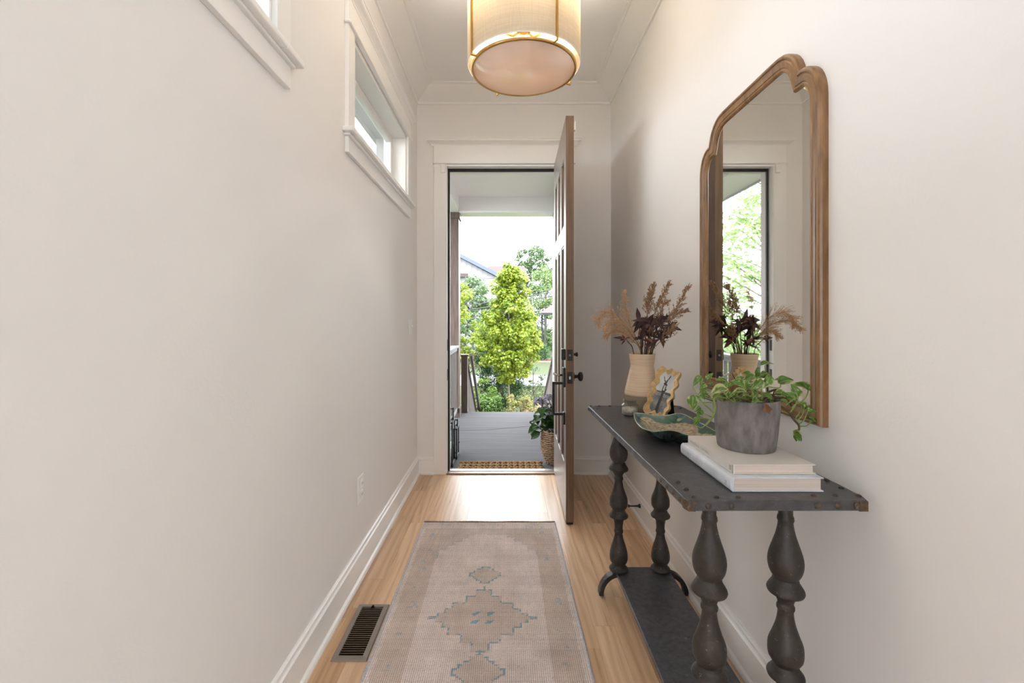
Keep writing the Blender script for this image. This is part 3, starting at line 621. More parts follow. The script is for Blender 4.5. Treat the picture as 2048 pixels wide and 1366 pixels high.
for fy in (1.145, 2.07):
    for s_, xa in ((-1, .520), (1, .735)):
        out = []; inn = []
        for k in range(13):
            t = PI / 2 * k / 12
            out.append((xa + s_ * .095 * math.sin(t), .002 + .104 * math.cos(t))); inn.append((xa + s_ * .075 * math.sin(t), .002 + .084 * math.cos(t)))
        MB().prism(out + inn[::-1], 'y', fy - .018, fy + .018).build('foot', 'table_leg_metal', r, .002)
# ---------------------------------------------------------------- mirror
half = [(0, .802), (.06, .802), (.12, .802), (.17, .8015), (.19, .800), (.21, .796), (.228, .788), (.245, .777), (.260, .763), (.272, .746), (.281, .727), (.288, .708),
        (.300, .7075), (.313, .704), (.327, .697), (.340, .687), (.352, .674), (.361, .658), (.368, .640), (.3725, .62), (.3745, .598), (.3745, .3), (.3745, 0), (.3745, -.288)]
MYC = 1.5795
outl = [(MYC - u_, CZ + z_) for u_, z_ in half] + [(MYC + u_, CZ + z_) for u_, z_ in half[::-1]][:-1]
outl = outl[1:] if False else outl
def offset(pts, d):
    res = []; n = len(pts)
    for i in range(n):
        p0, p1, p2 = Vector(pts[i - 1]), Vector(pts[i]), Vector(pts[(i + 1) % n])
        a = (p1 - p0).normalized(); b = (p2 - p1).normalized(); na = Vector((-a.y, a.x)); nb = Vector((-b.y, b.x)); m_ = (na + nb); m_ = m_.normalized() if m_.length > 1e-6 else na
        k = d / max(.45, m_.dot(na)); res.append((p1.x + m_.x * k, p1.y + m_.y * k))
    return res
ar = sum(outl[i][0] * outl[(i + 1) % len(outl)][1] - outl[(i + 1) % len(outl)][0] * outl[i][1] for i in range(len(outl)))
sgn = 1 if ar > 0 else -1
r = thing('wall_mirror', 'arched wooden wall mirror with notched shoulders above the console table', 'mirror', (XR, MYC, CZ - .288))
prof = [(0, 0), (0, .016), (.003, .021), (.008, .0245), (.013, .0235), (.015, .0195), (.018, .0195), (.021, .0215), (.030, .0205), (.036, .019), (.038, .0165), (.041, .0185), (.046, .0185), (.0495, .015), (.0505, .009), (.0505, .004)]
m = MB(); n = len(outl); vs = []
for d, h in prof: vs += [(XR - h, a, b) for a, b in offset(outl, sgn * d)]
fs = [(k * n + i, k * n + (i + 1) % n, (k + 1) * n + (i + 1) % n, (k + 1) * n + i) for k in range(len(prof) - 1) for i in range(n)]
m.add(vs, fs, False); fr = m.build('frame', 'mirror_wood', r)
fr.data.polygons.foreach_set('use_smooth', [True] * len(fr.data.polygons)); fr.data.set_sharp_from_angle(angle=math.radians(24))
m = MB(); m.prism(offset(outl, sgn * .049), 'x', XR - .011, XR - .003); m.build('mirror_glass', 'mirror_silver', r)
# ---------------------------------------------------------------- vase and dried bouquet
VC = Vector((.616, 2.045, TZ))
r = thing('ceramic_vase', 'tall ribbed tan ceramic vase with flared neck holding dried grasses', 'vase', VC)
vp = [(0, .052), (.004, .0565), (.03, .0635), (.06, .0715), (.074, .0755), (.080, .0775), (.087, .0765), (.10, .0735), (.13, .0665), (.16, .0595), (.19, .0525), (.198, .0505), (.203, .0500), (.210, .0510), (.235, .0545), (.256, .0575), (.258, .0575), (.256, .0555), (.235, .0525), (.208, .047), (.16, .058), (.10, .072), (.02, .06), (.01, 0)]
MB().lathe([(VC.z + a, b) for a, b in vp], VC.x, VC.y, 48, cap=False).build('body', 'vase_clay', r)
def C6(cx, cy, d=2.045): return Q(1180 + cx / 8.538, 560 + cy / 8.538, d)
def bez(pts, n):
    pts = [Vector(p) for p in pts]; out = []
    m_ = len(pts) - 1
    for i in range(n + 1):
        t = i / n * m_; k = min(int(t), m_ - 1); f_ = t - k
        p0, p1, p2, p3 = pts[max(k - 1, 0)], pts[k], pts[k + 1], pts[min(k + 2, m_)]
        out.append(.5 * ((2 * p1) + (p2 - p0) * f_ + (2 * p0 - 5 * p1 + 4 * p2 - p3) * f_ ** 2 + (3 * p1 - p0 - 3 * p2 + p3) * f_ ** 3))
    return out
OCT = [(1, 0, 0), (0, 1, 0), (0, 0, 1.9), (-1, 0, 0), (0, -1, 0), (0, 0, -1.9)]; OF = [(0, 1, 2), (1, 3, 2), (3, 4, 2), (4, 0, 2), (1, 0, 5), (3, 1, 5), (4, 3, 5), (0, 4, 5)]
def grain_at(m, p, d, s_):
    q = Vector((0, 0, 1)).rotation_difference(d.normalized()); m.add([p + q @ (Vector(v_) * s_) for v_ in OCT], OF, True)
PL = [([(870, 1262), (690, 900), (500, 640), (330, 560), (190, 610), (140, 740)], 2.03, .030, 430, 'straw', 'pale feathery grass plume arching furthest left over the vase rim'),
      ([(880, 1262), (700, 930), (520, 730), (370, 690), (270, 800)], 2.00, .028, 380, 'straw', 'pale feathery grass plume arching left below the furthest arching one'),
      ([(870, 1262), (690, 1000), (520, 880), (380, 880), (280, 960)], 2.05, .024, 320, 'straw', 'lowest pale grass plume drooping left just above the vase rim'),
      ([(900, 1262), (740, 900), (640, 620), (600, 400), (580, 210)], 2.08, .019, 330, 'straw', 'pale upright grass plume standing alone at the left of the bouquet'),
      ([(930, 1262), (950, 800), (985, 500), (1010, 300), (1085, 105)], 2.06, .021, 420, 'straw_rust', 'thick rust brown seed plume at the middle of the bouquet'),
      ([(950, 1262), (1050, 800), (1130, 520), (1240, 280), (1352, 70)], 2.06, .023, 260, 'straw_rust', 'tallest rust brown seed plume leaning right of the middle one'),
      ([(985, 1262), (1180, 850), (1400, 580), (1560, 350), (1675, 130)], 2.05, .020, 250, 'straw_rust', 'rust brown seed plume leaning furthest right with sparse grains'),
      ([(970, 1262), (1160, 880), (1350, 680), (1500, 570), (1630, 525)], 2.03, .020, 200, 'straw_rust', 'short brown seed spray reaching right towards the mirror'),
      ([(990, 1262), (1130, 1120), (1250, 1000), (1350, 900), (1420, 800)], 2.00, .024, 170, 'straw_rust', 'low thin seed spray at the right just above the vase rim'),
      ([(960, 1262), (1100, 850), (1190, 600), (1240, 440), (1300, 400)], 2.02, .016, 130, 'straw_rust', 'short brown seed spray between the tallest plume and the furthest right one')]
for pts, d, rad, cnt, mat, lab in PL:
    w_ = [C6(a, b, VC.y + (d - VC.y) * (k / (len(pts) - 1)) * 2.2) for k, (a, b) in enumerate(pts)]
    w_ = [VC + Vector(((w_[0].x - VC.x) * .5, 0, .03))] + w_
    path = bez(w_, 40); r = thing('dried_grass_plume', lab, 'dried grass', path[0], 'dried stems in the tan vase')
    MB().tube(path, [.0022 - .0016 * k / 40 for k in range(41)], 6).build('stalk', 'straw_stem', r)
    m = MB(); rr_ = random.Random(cnt)
    nb = cnt // (4 if mat == 'straw' else 5)
    for b_ in range(nb):
        t = (.30 if mat == 'straw' else .50) + (.70 if mat == 'straw' else .50) * (b_ + rr_.random()) / nb; k = min(39, int(t * 40)); p = path[k].lerp(path[k + 1], t * 40 - k); dr = (path[min(k + 1, 40)] - path[k]).normalized()
        env = rad * (1.22 - t) * 1.75 * min(1, max(0, t - .2) * 5) + .003
        side = Vector((rr_.gauss(0, 1), rr_.gauss(0, 1), rr_.gauss(0, 1))); side = (side - dr * side.dot(dr)).normalized()
        tip = p + side * env * rr_.uniform(.5, 1.2) + dr * env * rr_.uniform(.8, 2.2) + Vector((0, 0, -.25 * env if mat == 'straw' else 0))
        m.tube([p, p.lerp(tip, .5) + dr * .002, tip], [.0005, .0004, .0003], 3)
        for q_ in range(15):
            f_ = rr_.uniform(.2, 1.05); pp = p.lerp(tip, f_) + Vector((rr_.gauss(0, 1), rr_.gauss(0, 1), rr_.gauss(0, 1))) * .0017
            grain_at(m, pp, (tip - p).normalized() + Vector((rr_.gauss(0, .4), rr_.gauss(0, .4), rr_.gauss(0, .4))), rr_.uniform(.0010, .0016) * (.85 if mat == 'straw' else 1.25))
    o = m.build('seed_head', mat, r); o['kind'] = 'stuff'
# lance shaped dark leaves
def lance_mesh(name, mat, L, W, curl, droop):
    m = MB(); n = 9; vs = []
    for i in range(n + 1):
        t = i / n; wd = W * math.sin(PI * min(1, t * .97 + .03) ** .85) * (1 - .25 * t) + .0004
        z = -droop * t * t * L + math.sin(t * 3) * .03 * L
        x = t * L * (1 - .12 * droop * t)
        for s_ in (-1, -.45, 0, .45, 1): vs.append((x, s_ * wd, z + abs(s_) ** 1.5 * wd * curl))
    fs = [(i * 5 + j, i * 5 + j + 1, i * 5 + 6 + j, i * 5 + 5 + j) for i in range(n) for j in range(4)]
    m.add(vs, fs, True); me = bpy.data.meshes.new(name); me.from_pydata(m.v, [], m.f); me.polygons.foreach_set('use_smooth', m.sm); me.materials.append(MATS[mat]); return me
LM = [lance_mesh('leaf', a, 1, .165 + .014 * i, c_, d_) for i, (a, c_, d_) in enumerate((('dark_leaf', .6, .35), ('dark_leaf', .9, .7), ('rust_leaf', .5, .25), ('dark_leaf', .4, -.35), ('rust_leaf', .7, .55)))]
def basis(dirv, nrm):
    x = Vector(dirv).normalized(); n_ = Vector(nrm); z = (n_ - x * n_.dot(x)).normalized(); y = z.cross(x)
    return Matrix((x, y, z)).transposed()
def place(me, name, parent, p, dirv, nrm, s_, sw=1):
    o = bpy.data.objects.new(name, me); COL.objects.link(o); o.parent = parent
    M = Matrix.Translation(Vector(p) - WORLD[parent.name]) @ basis(dirv, nrm).to_4x4() @ Matrix.Diagonal((s_, s_ * sw, s_, 1)); o.matrix_basis = M; return o
# rosettes: (centre px, depth, [(angle, length px crop, which mesh)]), stalk
RS = [((990, 690), 1.985, [(a, l, k) for a, l, k in ((175, 290, 0), (200, 300, 1), (150, 200, 0), (120, 120, 0), (85, 110, 2), (45, 150, 2), (15, 150, 2), (-10, 190, 2), (-35, 260, 2), (-58, 300, 4), (-85, 240, 1), (-110, 290, 0), (-125, 260, 3), (225, 200, 1), (60, 190, 3))], 'rust centred rosette of dark lance leaves at the front of the bouquet'),
      ((840, 700), 2.06, [(a, l, k) for a, l, k in ((100, 250, 3), (75, 130, 0), (215, 200, 0), (240, 270, 1), (170, 150, 0), (20, 180, 0), (-60, 240, 0))], 'dark purple leaf sprig with one leaf curling up left of the rust rosette'),
      ((1190, 640), 2.06, [(a, l, k) for a, l, k in ((90, 120, 2), (50, 110, 2), (10, 170, 0), (160, 130, 0), (-30, 240, 0), (-70, 250, 1), (-110, 240, 0), (200, 150, 0), (-5, 250, 0))], 'dark purple leaf sprig at the middle right of the bouquet'),
      ((1370, 790), 2.03, [(a, l, k) for a, l, k in ((38, 210, 0), (12, 150, 0), (-12, 110, 0), (-28, 230, 3), (60, 120, 0), (170, 210, 0), (215, 220, 0), (250, 200, 0), (-80, 200, 1), (120, 130, 0), (-50, 130, 0), (190, 180, 0), (230, 150, 1))], 'nearly black leaf sprig spreading at the far right of the bouquet'),
      ((1180, 1000), 2.02, [(a, l, k) for a, l, k in ((10, 250, 0), (-50, 240, 4), (40, 160, 0), (150, 200, 0), (100, 220, 0), (70, 230, 0), (-20, 190, 0))], 'low dark leaf sprig with a leaf drooping right of the vase rim'),
      ((600, 1010), 2.03, [(a, l, k) for a, l, k in ((170, 240, 0), (200, 120, 0), (230, 130, 1), (120, 120, 0), (30, 120, 0))], 'thin dark leaf sprig lying low among the pale plumes at the left'),
      ((1010, 960), 2.06, [(a, l, k) for a, l, k in ((100, 260, 0), (70, 260, 0), (130, 240, 0), (40, 220, 0), (-90, 200, 0), (160, 200, 1), (20, 190, 0), (85, 200, 3))], 'dense dark leaf sprig deep in the middle of the bouquet')]
rr_ = random.Random(21)
for (cx, cy), d, n_, Ls, lab in (((1040, 770), 1.96, 12, (120, 230), 'small dark leaf sprig tucked under the rust centred rosette'), ((880, 1010), 2.00, 12, (90, 200), 'short dark leaf sprig low at the left of the vase opening'), ((1060, 1080), 1.98, 13, (90, 210), 'short dark leaf sprig low at the middle of the vase opening'),
      ((1260, 870), 2.00, 13, (120, 230), 'black purple leaf sprig below the far right one'), ((900, 850), 2.01, 12, (110, 220), 'dark leaf sprig between the pale plumes and the rust rosette'), ((1180, 740), 1.98, 12, (110, 210), 'glossy dark purple leaf sprig right of the rust centred rosette'), ((1290, 640), 2.07, 9, (90, 190), 'dark leaf sprig behind the sparse right plume')):
    RS.append(((cx, cy), d, [(rr_.uniform(0, 360), rr_.uniform(*Ls), rr_.choice((0, 0, 1, 3, 0, 4))) for _ in range(n_)], lab))
for (cx, cy), d, lv, lab in RS:
    c0 = C6(cx, cy, d); base = VC + Vector(((c0.x - VC.x) * .15, 0, .04))
    r = thing('dried_leaf_sprig', lab, 'dried leaves', base, 'dried stems in the tan vase')
    rimp = VC + Vector((max(-.04, min(.04, (c0.x - VC.x) * .5)), (c0.y - VC.y) * .4, .262))
    MB().tube(bez([base, rimp, rimp.lerp(c0, .6) + Vector((0, 0, .01)), c0], 14), .0019, 6).build('stalk', 'dark_stem', r)
    for a, l, k in lv:
        a += rr_.uniform(-8, 8); L = l / 8.538 * d / F * .86
        dv = Vector((math.cos(math.radians(a)), rr_.uniform(-.45, .35), math.sin(math.radians(a))))
        place(LM[k], 'leaf', r, c0, dv, Vector((rr_.uniform(-.5, .5), -1, rr_.uniform(.2, 1.0))), L, rr_.uniform(.75, 1.1))
# ---------------------------------------------------------------- candle jar, picture frame, dish
JC = Vector((.538, 1.957 + .0, TZ))
r = thing('candle_jar', 'small clear glass candle jar with silvery filling beside the tan vase', 'candle', JC)
MB().lathe([(JC.z + a, b) for a, b in ((.001, .033), (.004, .0355), (.040, .0355), (.047, .033), (.052, .027), (.0545, .026), (.057, .029), (.066, .0295), (.068, .0285), (.066, .027), (.057, .0265), (.050, .0255), (.045, .031), (.04, .0335), (.005, .0335), (.004, 0))], JC.x, JC.y, 28, cap=False).build('glass_jar', 'jar_glass', r)
MB().lathe([(JC.z + .0045, 0), (JC.z + .0045, .032), (JC.z + .032, .033), (JC.z + .0315, 0)], JC.x, JC.y, 24, cap=False).build('wax', 'candle_sparkle', r)
MB().tube([(JC.x, JC.y, JC.z + .031), (JC.x + .001, JC.y, JC.z + .042)], .0008, 5).build('wick', 'dark_stem', r)
r = thing('picture_frame', 'wavy layered gold picture frame leaning back beside the tan vase', 'picture frame', (.645, 1.90, TZ))
FW, FH = .101, .207
def wavy(off, nx_=3, nz_=5, amp=.0052):
    W, H = FW / 2 - off, FH / 2 - off; rad = .015; N = 44; pts = []
    def wv(t, n_): return amp * math.sin(2 * PI * n_ * t)
    for k in range(N): t = k / N; pts.append((-W + 2 * W * t, -H + amp * math.cos(2 * PI * 2.5 * t) - (rad * .0)))
    for k in range(N): t = k / N; pts.append((W + amp * math.cos(2 * PI * 4 * t + .5), -H + 2 * H * t))
    for k in range(N): t = k / N; pts.append((W - 2 * W * t, H - amp * math.cos(2 * PI * 2.5 * t + PI)))
    for k in range(N): t = k / N; pts.append((-W + amp * math.cos(2 * PI * 4 * (1 - t) + .5), H - 2 * H * t))
    # round the corners by smoothing
    P_ = [Vector(p) for p in pts]; n = len(P_)
    for _ in range(14): P_ = [(P_[i - 1] + 2 * P_[i] + P_[(i + 1) % n]) / 4 if min((i % N), N - (i % N)) < 7 else P_[i] for i in range(n)]
    return P_
tilt = math.radians(21); yaw = math.radians(-43)
Mf = Matrix.Translation((.668, 1.925, TZ + .0035 + FH / 2 * math.cos(tilt))) @ Matrix.Rotation(yaw, 4, 'Z') @ Matrix.Rotation(-tilt, 4, 'X') @ Matrix.Rotation(math.radians(11), 4, 'Y')
def fpt(u_, h_, v_): return Mf @ Vector((u_, -h_, v_))
m = MB(); rings = []; ly = 5
for L_ in range(ly):
    o_ = .0036 * L_; h = .018 - .0030 * L_
    rings += [(o_, h - .006), (o_ + .0004, h), (o_ + .0022, h), (o_ + .0027, h - .004)]
rings = [(0.0, 0)] + rings + [(.0036 * ly, .016 - .0026 * ly), (.0036 * ly + .001, .001)]
n = 176; vs = []
for o_, h in rings: vs += [fpt(p.x, h, p.y) for p in wavy(o_)]
m.add(vs, [(k * n + i, k * n + (i + 1) % n, (k + 1) * n + (i + 1) % n, (k + 1) * n + i) for k in range(len(rings) - 1) for i in range(n)]); m.build('frame', 'gold_leaf', r)
m = MB(); q = wavy(.001); m.add([fpt(p.x, 0, p.y) for p in q] + [fpt(p.x, -.003, p.y) for p in q], [tuple(range(n)), tuple(range(2 * n - 1, n - 1, -1))] + [(i, (i + 1) % n, n + (i + 1) % n, n + i) for i in range(n)]); m.build('back_board', 'felt_black', r)
a0 = fpt(-.018, -.003, .05); a1 = fpt(.018, -.003, .05); g0 = Vector((a0.x, a0.y, 0)); back = (Mf.to_3x3() @ Vector((0, 1, 0))); back.z = 0; back.normalize()
b0 = Vector((a0.x, a0.y, TZ + .001)) + back * .035; b1 = Vector((a1.x, a1.y, TZ + .001)) + back * .035
m = MB(); m.add([a0, a1, b1, b0] + [p + back * .003 for p in (a0, a1, b1, b0)], [(0, 1, 2, 3), (7, 6, 5, 4), (0, 4, 5, 1), (1, 5, 6, 2), (2, 6, 7, 3), (3, 7, 4, 0)]); m.build('easel', 'felt_black', r)
# the print: figure on a horizon with a long shadow
NX, NY = 54, 100; vs = []; cols = []
pw, ph = FW / 2 - .012, FH / 2 - .012
def segd(u_, v_, a, b, c_, d):
    t = max(0, min(1, ((u_ - a) * (c_ - a) + (v_ - b) * (d - b)) / max(1e-9, (c_ - a) ** 2 + (d - b) ** 2))); return math.hypot(u_ - a - t * (c_ - a), v_ - b - t * (d - b))
figs = [(.43, .66, .46, .76, .022), (.43, .66, .43, .52, .022), (.55, .66, .57, .52, .024), (.43, .72, .56, .70, .045), (.50, .74, .52, .80, .035), (.52, .80, .60, .88, .022), (.60, .88, .61, .92, .028), (.46, .76, .36, .80, .025), (.36, .80, .28, .88, .02), (.62, .60, .56, .50, .03)]
shad = [(.50, .52, .50, .30, .055), (.50, .34, .48, .14, .06), (.48, .2, .5, .02, .07)]
for j in range(NY + 1):
    for i in range(NX + 1):
        u_, v_ = i / NX, j / NY; vs.append(fpt(-pw + 2 * pw * u_, .002, -ph + 2 * ph * v_))
        hz = .52
        g_ = .36 + .18 * noise.noise((u_ * 3, v_ * 3, 2)) + .20 * (1 - abs(v_ - .75)) if v_ > hz else .17 + .13 * noise.noise((u_ * 26, v_ * 46, 5)) + .12 * noise.noise((u_ * 4, v_ * 6, 1)) + .10 * (v_ > .40)
        if v_ > hz and v_ < .62 and u_ > .1: g_ += .10
        if abs(v_ - hz + .01) < .018 or (u_ > .66 and .47 < v_ < .535): g_ = .075
        for (a, b, c_, d, w__) in figs:
            if segd(u_ * .6, v_, a * .6, b, c_ * .6, d) < w__ * .62: g_ = .03
        for (a, b, c_, d, w__) in shad:
            if segd(u_ * .6, v_, a * .6, b, c_ * .6, d) < w__ * .75: g_ = .04 + .02 * noise.noise((u_ * 30, v_ * 40, 9))
        g_ = max(.015, g_); cols.append((g_ * .97, g_, g_ * 1.0))
m = MB(); m.add(vs, [(j * (NX + 1) + i, j * (NX + 1) + i + 1, (j + 1) * (NX + 1) + i + 1, (j + 1) * (NX + 1) + i) for j in range(NY) for i in range(NX)], False, cols)
o = m.build('photo_print', 'print_attr', r); o['label'] = 'black and white print of a figure casting a long shadow on sand'
# dish
dz = TZ + .052
dpx = [(1266.7, 824.6), (1286, 826), (1310, 829), (1332, 830), (1346, 827.5), (1358, 825.6), (1372, 829), (1390, 839), (1408, 848), (1424, 857), (1436, 864), (1437, 869), (1420, 871), (1400, 871), (1385, 870.5), (1368, 867), (1355, 862), (1340, 859.5), (1325, 860.5), (1308, 862), (1295, 859), (1283, 854), (1273, 844), (1268, 834)]
rim_ = [P(a, b, dz) for a, b in dpx]
cxd = sum(p[0] for p in rim_) / len(rim_); cyd = sum(p[1] for p in rim_) / len(rim_)
rim2 = bez([Vector((p[0], p[1], 0)) for p in rim_ + rim_[:1]], 220)[:-1]; n = len(rim2)
r = thing('ceramic_dish', 'irregular green and blue glazed dish with speckled tan centre in front of the gold frame', 'dish', (cxd, cyd, TZ))
m = MB(); vs = []; cols = []; R_ = 60
grn = [(.05, .12, .08), (.025, .085, .125), (.13, .22, .16), (.03, .10, .06)]
for k in range(R_ + 1):
    f_ = k / R_
    for p in rim2:
        x, y = cxd + (p.x - cxd) * f_, cyd + (p.y - cyd) * f_; z = TZ + .016 + .036 * f_ ** 2.6
        vs.append((x, y, z)); nn = noise.noise((x * 14, y * 14, 0)); n2 = noise.noise((x * 40, y * 40, 3)); n3 = noise.noise((x * 9, y * 9, 7))
        if f_ < .76 + .16 * nn + .05 * n2:
            sp = noise.noise((x * 120, y * 120, 5)) + .5 * noise.noise((x * 50, y * 50, 8)); c_ = Vector((.50, .43, .29)).lerp(Vector((.24, .18, .14)), max(0, min(1, .45 + sp)))
        else:
            t = max(0, min(1, .5 + 1.6 * n3)); c_ = Vector(grn[0]).lerp(Vector(grn[1]), t).lerp(Vector(grn[2]), max(0, min(1, n2 * 1.2)))
            if f_ < .79 + .16 * nn + .05 * n2: c_ = Vector((.30, .33, .20))
        if f_ > .975: c_ = Vector((.42, .46, .36))
        cols.append(tuple(c_))
# underside
for f_, z in ((1.0, -.004), (.93, -.014), (.80, -.028), (.60, -.040), (.45, -.0515), (.01, -.0515)):
    for p in rim2: vs.append((cxd + (p.x - cxd) * f_, cyd + (p.y - cyd) * f_, TZ + .052 + z)); cols.append((.05, .085, .075) if noise.noise((p.x * 30, p.y * 30, f_ * 5)) > 0 else (.03, .04, .03))
m.add(vs, [(k * n + i, k * n + (i + 1) % n, (k + 1) * n + (i + 1) % n, (k + 1) * n + i) for k in range(R_ + 6) for i in range(n)], True, cols); m.build('dish_body', 'glaze_attr', r)
# ---------------------------------------------------------------- books
def text_mesh(body, size, mat, name, parent, M):
    c_ = bpy.data.curves.new(name, 'FONT'); c_.body = body; c_.size = size; c_.extrude = .0001; c_.align_y = 'CENTER'; c_.space_character = 1.7
    t = bpy.data.objects.new(name, c_); COL.objects.link(t); bpy.context.view_layer.update()
    me = bpy.data.meshes.new_from_object(t.evaluated_get(bpy.context.evaluated_depsgraph_get())); bpy.data.objects.remove(t); me.materials.clear(); me.materials.append(MATS[mat])
    o = bpy.data.objects.new(name, me); COL.objects.link(o); o.parent = parent; o.matrix_basis = Matrix.Translation(-WORLD[parent.name]) @ M; return o
def book(x0, x1, y0, y1, z0, z1, cover, label, round_):
    r = thing('book', label, 'book', ((x0 + x1) / 2, (y0 + y1) / 2, z0), 'stacked hardback books'); t = .0028
    n = 9; sp = []
    outp = [(x1, z0), (x1, z0 + t), (x0 + .006, z0 + t)]
    h = (z1 - z0); arc = []; arc2 = []
    for k in range(n + 1):
        a = k / n; zz = z0 + h * a; dx = round_ * (1 - (2 * a - 1) ** 4 * 1.0) if round_ else .0015
        arc.append((x0 + (round_ or .0015) - dx, zz))
    pts = [(x1, z1), (x1, z1 - t), (x0 + .004 + (round_ or 0), z1 - t), (x0 + .004 + (round_ or 0), z0 + t), (x1, z0 + t), (x1, z0)] + arc
    MB().prism(pts, 'y', y0, y1).build('cover', cover, r, .0008)
    B(x0 + .0045 + round_, x1 - .005, y0 + .004, y1 - .004, z0 + t, z1 - t).build('page_block', 'page_paper', r)
    return r
b1 = book(.537, .7605, 1.085, 1.392, TZ + .0005, TZ + .0345, 'book_grey_cloth', 'thick pale grey cloth hardback at the bottom of the stack on the console table', .006)
b2 = book(.556, .757, 1.108, 1.383, TZ + .035, TZ + .0585, 'book_cream_cover', 'thinner cream hardback lying on the pale grey book under the plant pot', 0)
def spine(x, y, z): return Matrix.Translation((x, y, z)) @ Matrix(((0, 0, -1), (-1, 0, 0), (0, 1, 0))).to_4x4()
text_mesh('HOME BODY', .0165, 'book_print_pale', 'spine_title', b1, spine(.5365, 1.378, TZ + .0165))
text_mesh('MODERN LIVING', .0105, 'book_print', 'spine_title', b2, spine(.5555, 1.365, TZ + .0465))
text_mesh('JOANNA GREY', .0052, 'book_print', 'spine_author', b2, spine(.5555, 1.232, TZ + .0465)) if False else None
m = MB(); m.prism([(1.120, TZ + .041), (1.127, TZ + .041), (1.127, TZ + .053), (1.120, TZ + .053)], 'x', .5552, .5558); m.prism([(1.1095, TZ + .037), (1.1145, TZ + .037), (1.1145, TZ + .0565), (1.1095, TZ + .0565)], 'x', .5553, .5558); m.build('spine_emblem', 'book_print', b2)
m = MB(); m.prism([(1.103, TZ + .012), (1.110, TZ + .012), (1.110, TZ + .022), (1.103, TZ + .022)], 'x', .5362, .537); m.build('spine_emblem', 'book_print_pale', b1)
# ---------------------------------------------------------------- potted pothos
PC = Vector((.668, 1.262, TZ + .0585))
r = thing('potted_pothos', 'trailing variegated pothos in a grey concrete pot on the stacked books', 'plant', PC); pot_r = r
MB().lathe([(PC.z + a, b) for a, b in ((.0005, .0715), (.004, .073), (.05, .0785), (.10, .0828), (.134, .0845), (.1365, .0835), (.1365, .0795), (.134, .0785), (.10, .077), (.098, 0))], PC.x, PC.y, 56, cap=False).build('pot', 'concrete_pot', r)
MB().lathe([(PC.z - .0002, .0), (PC.z - .0002, .069), (PC.z + .003, .069)], PC.x, PC.y, 32, cap=False).build('pot_base', 'felt_black', r)
m = MB(); n = 20
vs = [(PC.x, PC.y, PC.z + .118)] + [(PC.x + .0775 * math.cos(2 * PI * i / n) * q_, PC.y + .0775 * math.sin(2 * PI * i / n) * q_, PC.z + .112 + random.uniform(-.004, .004) - (.006 if q_ == 1 else 0)) for q_ in (.5, 1) for i in range(n)]
m.add(vs, [(0, 1 + i, 1 + (i + 1) % n) for i in range(n)] + [(1 + i, 1 + n + i, 1 + n + (i + 1) % n, 1 + (i + 1) % n) for i in range(n)], True); m.build('soil', 'soil', r)
def C7(cx, cy, d): return Q(1370 + cx / 7.314, 720 + cy / 7.314, d)
def heart(seed, cream):
    rr_ = random.Random(seed); m = MB(); N = 14; K = 4; vs = []; cols = []
    for i in range(N + 1):
        t = i / N; wd = .40 * (math.sin(PI * t ** .62) ** .8 if 0 < t < 1 else 0) * (1 - .12 * t) + .002
        for j in range(-K, K + 1):
            s_ = j / K; x = t - .10 * abs(s_) ** 1.5 * max(0, 1 - t * 3); y = s_ * wd
            z = abs(s_) ** 1.3 * wd * .42 - .42 * (t - .15) ** 2 + .02 * math.sin(9 * t + 2 * s_ + seed)
            vs.append((x, y, z)); q = noise.noise((t * 3.2 + seed * 3.1, s_ * 4.5, seed * 1.7)); e = abs(s_)
            g1, g2, cr = Vector((.035, .105, .012)), Vector((.13, .27, .022)), Vector((.48, .50, .22))
            c_ = g1.lerp(g2, max(0, min(1, .5 + q * 1.3)))
            if q * 1.3 + (e - .62) * .9 + cream > .28: c_ = c_.lerp(cr, .85)
            if abs(j) == 0: c_ = c_.lerp(cr, .3)
            cols.append(tuple(c_))
    w_ = 2 * K + 1; m.add(vs, [(i * w_ + j, i * w_ + j + 1, (i + 1) * w_ + j + 1, (i + 1) * w_ + j) for i in range(N) for j in range(w_ - 1)], True, cols)
    me = bpy.data.meshes.new('leaf'); me.from_pydata(m.v, [], m.f); me.polygons.foreach_set('use_smooth', m.sm)
    ca = me.color_attributes.new('Col', 'FLOAT_COLOR', 'POINT'); ca.data.foreach_set('color', [q for c_ in m.c for q in (*c_, 1)]); me.materials.append(MATS['pothos_leaf']); return me
HM = [heart(i, [-.1, .05, -.3, .12, -.4, .62, -.15, 0][i]) for i in range(8)]
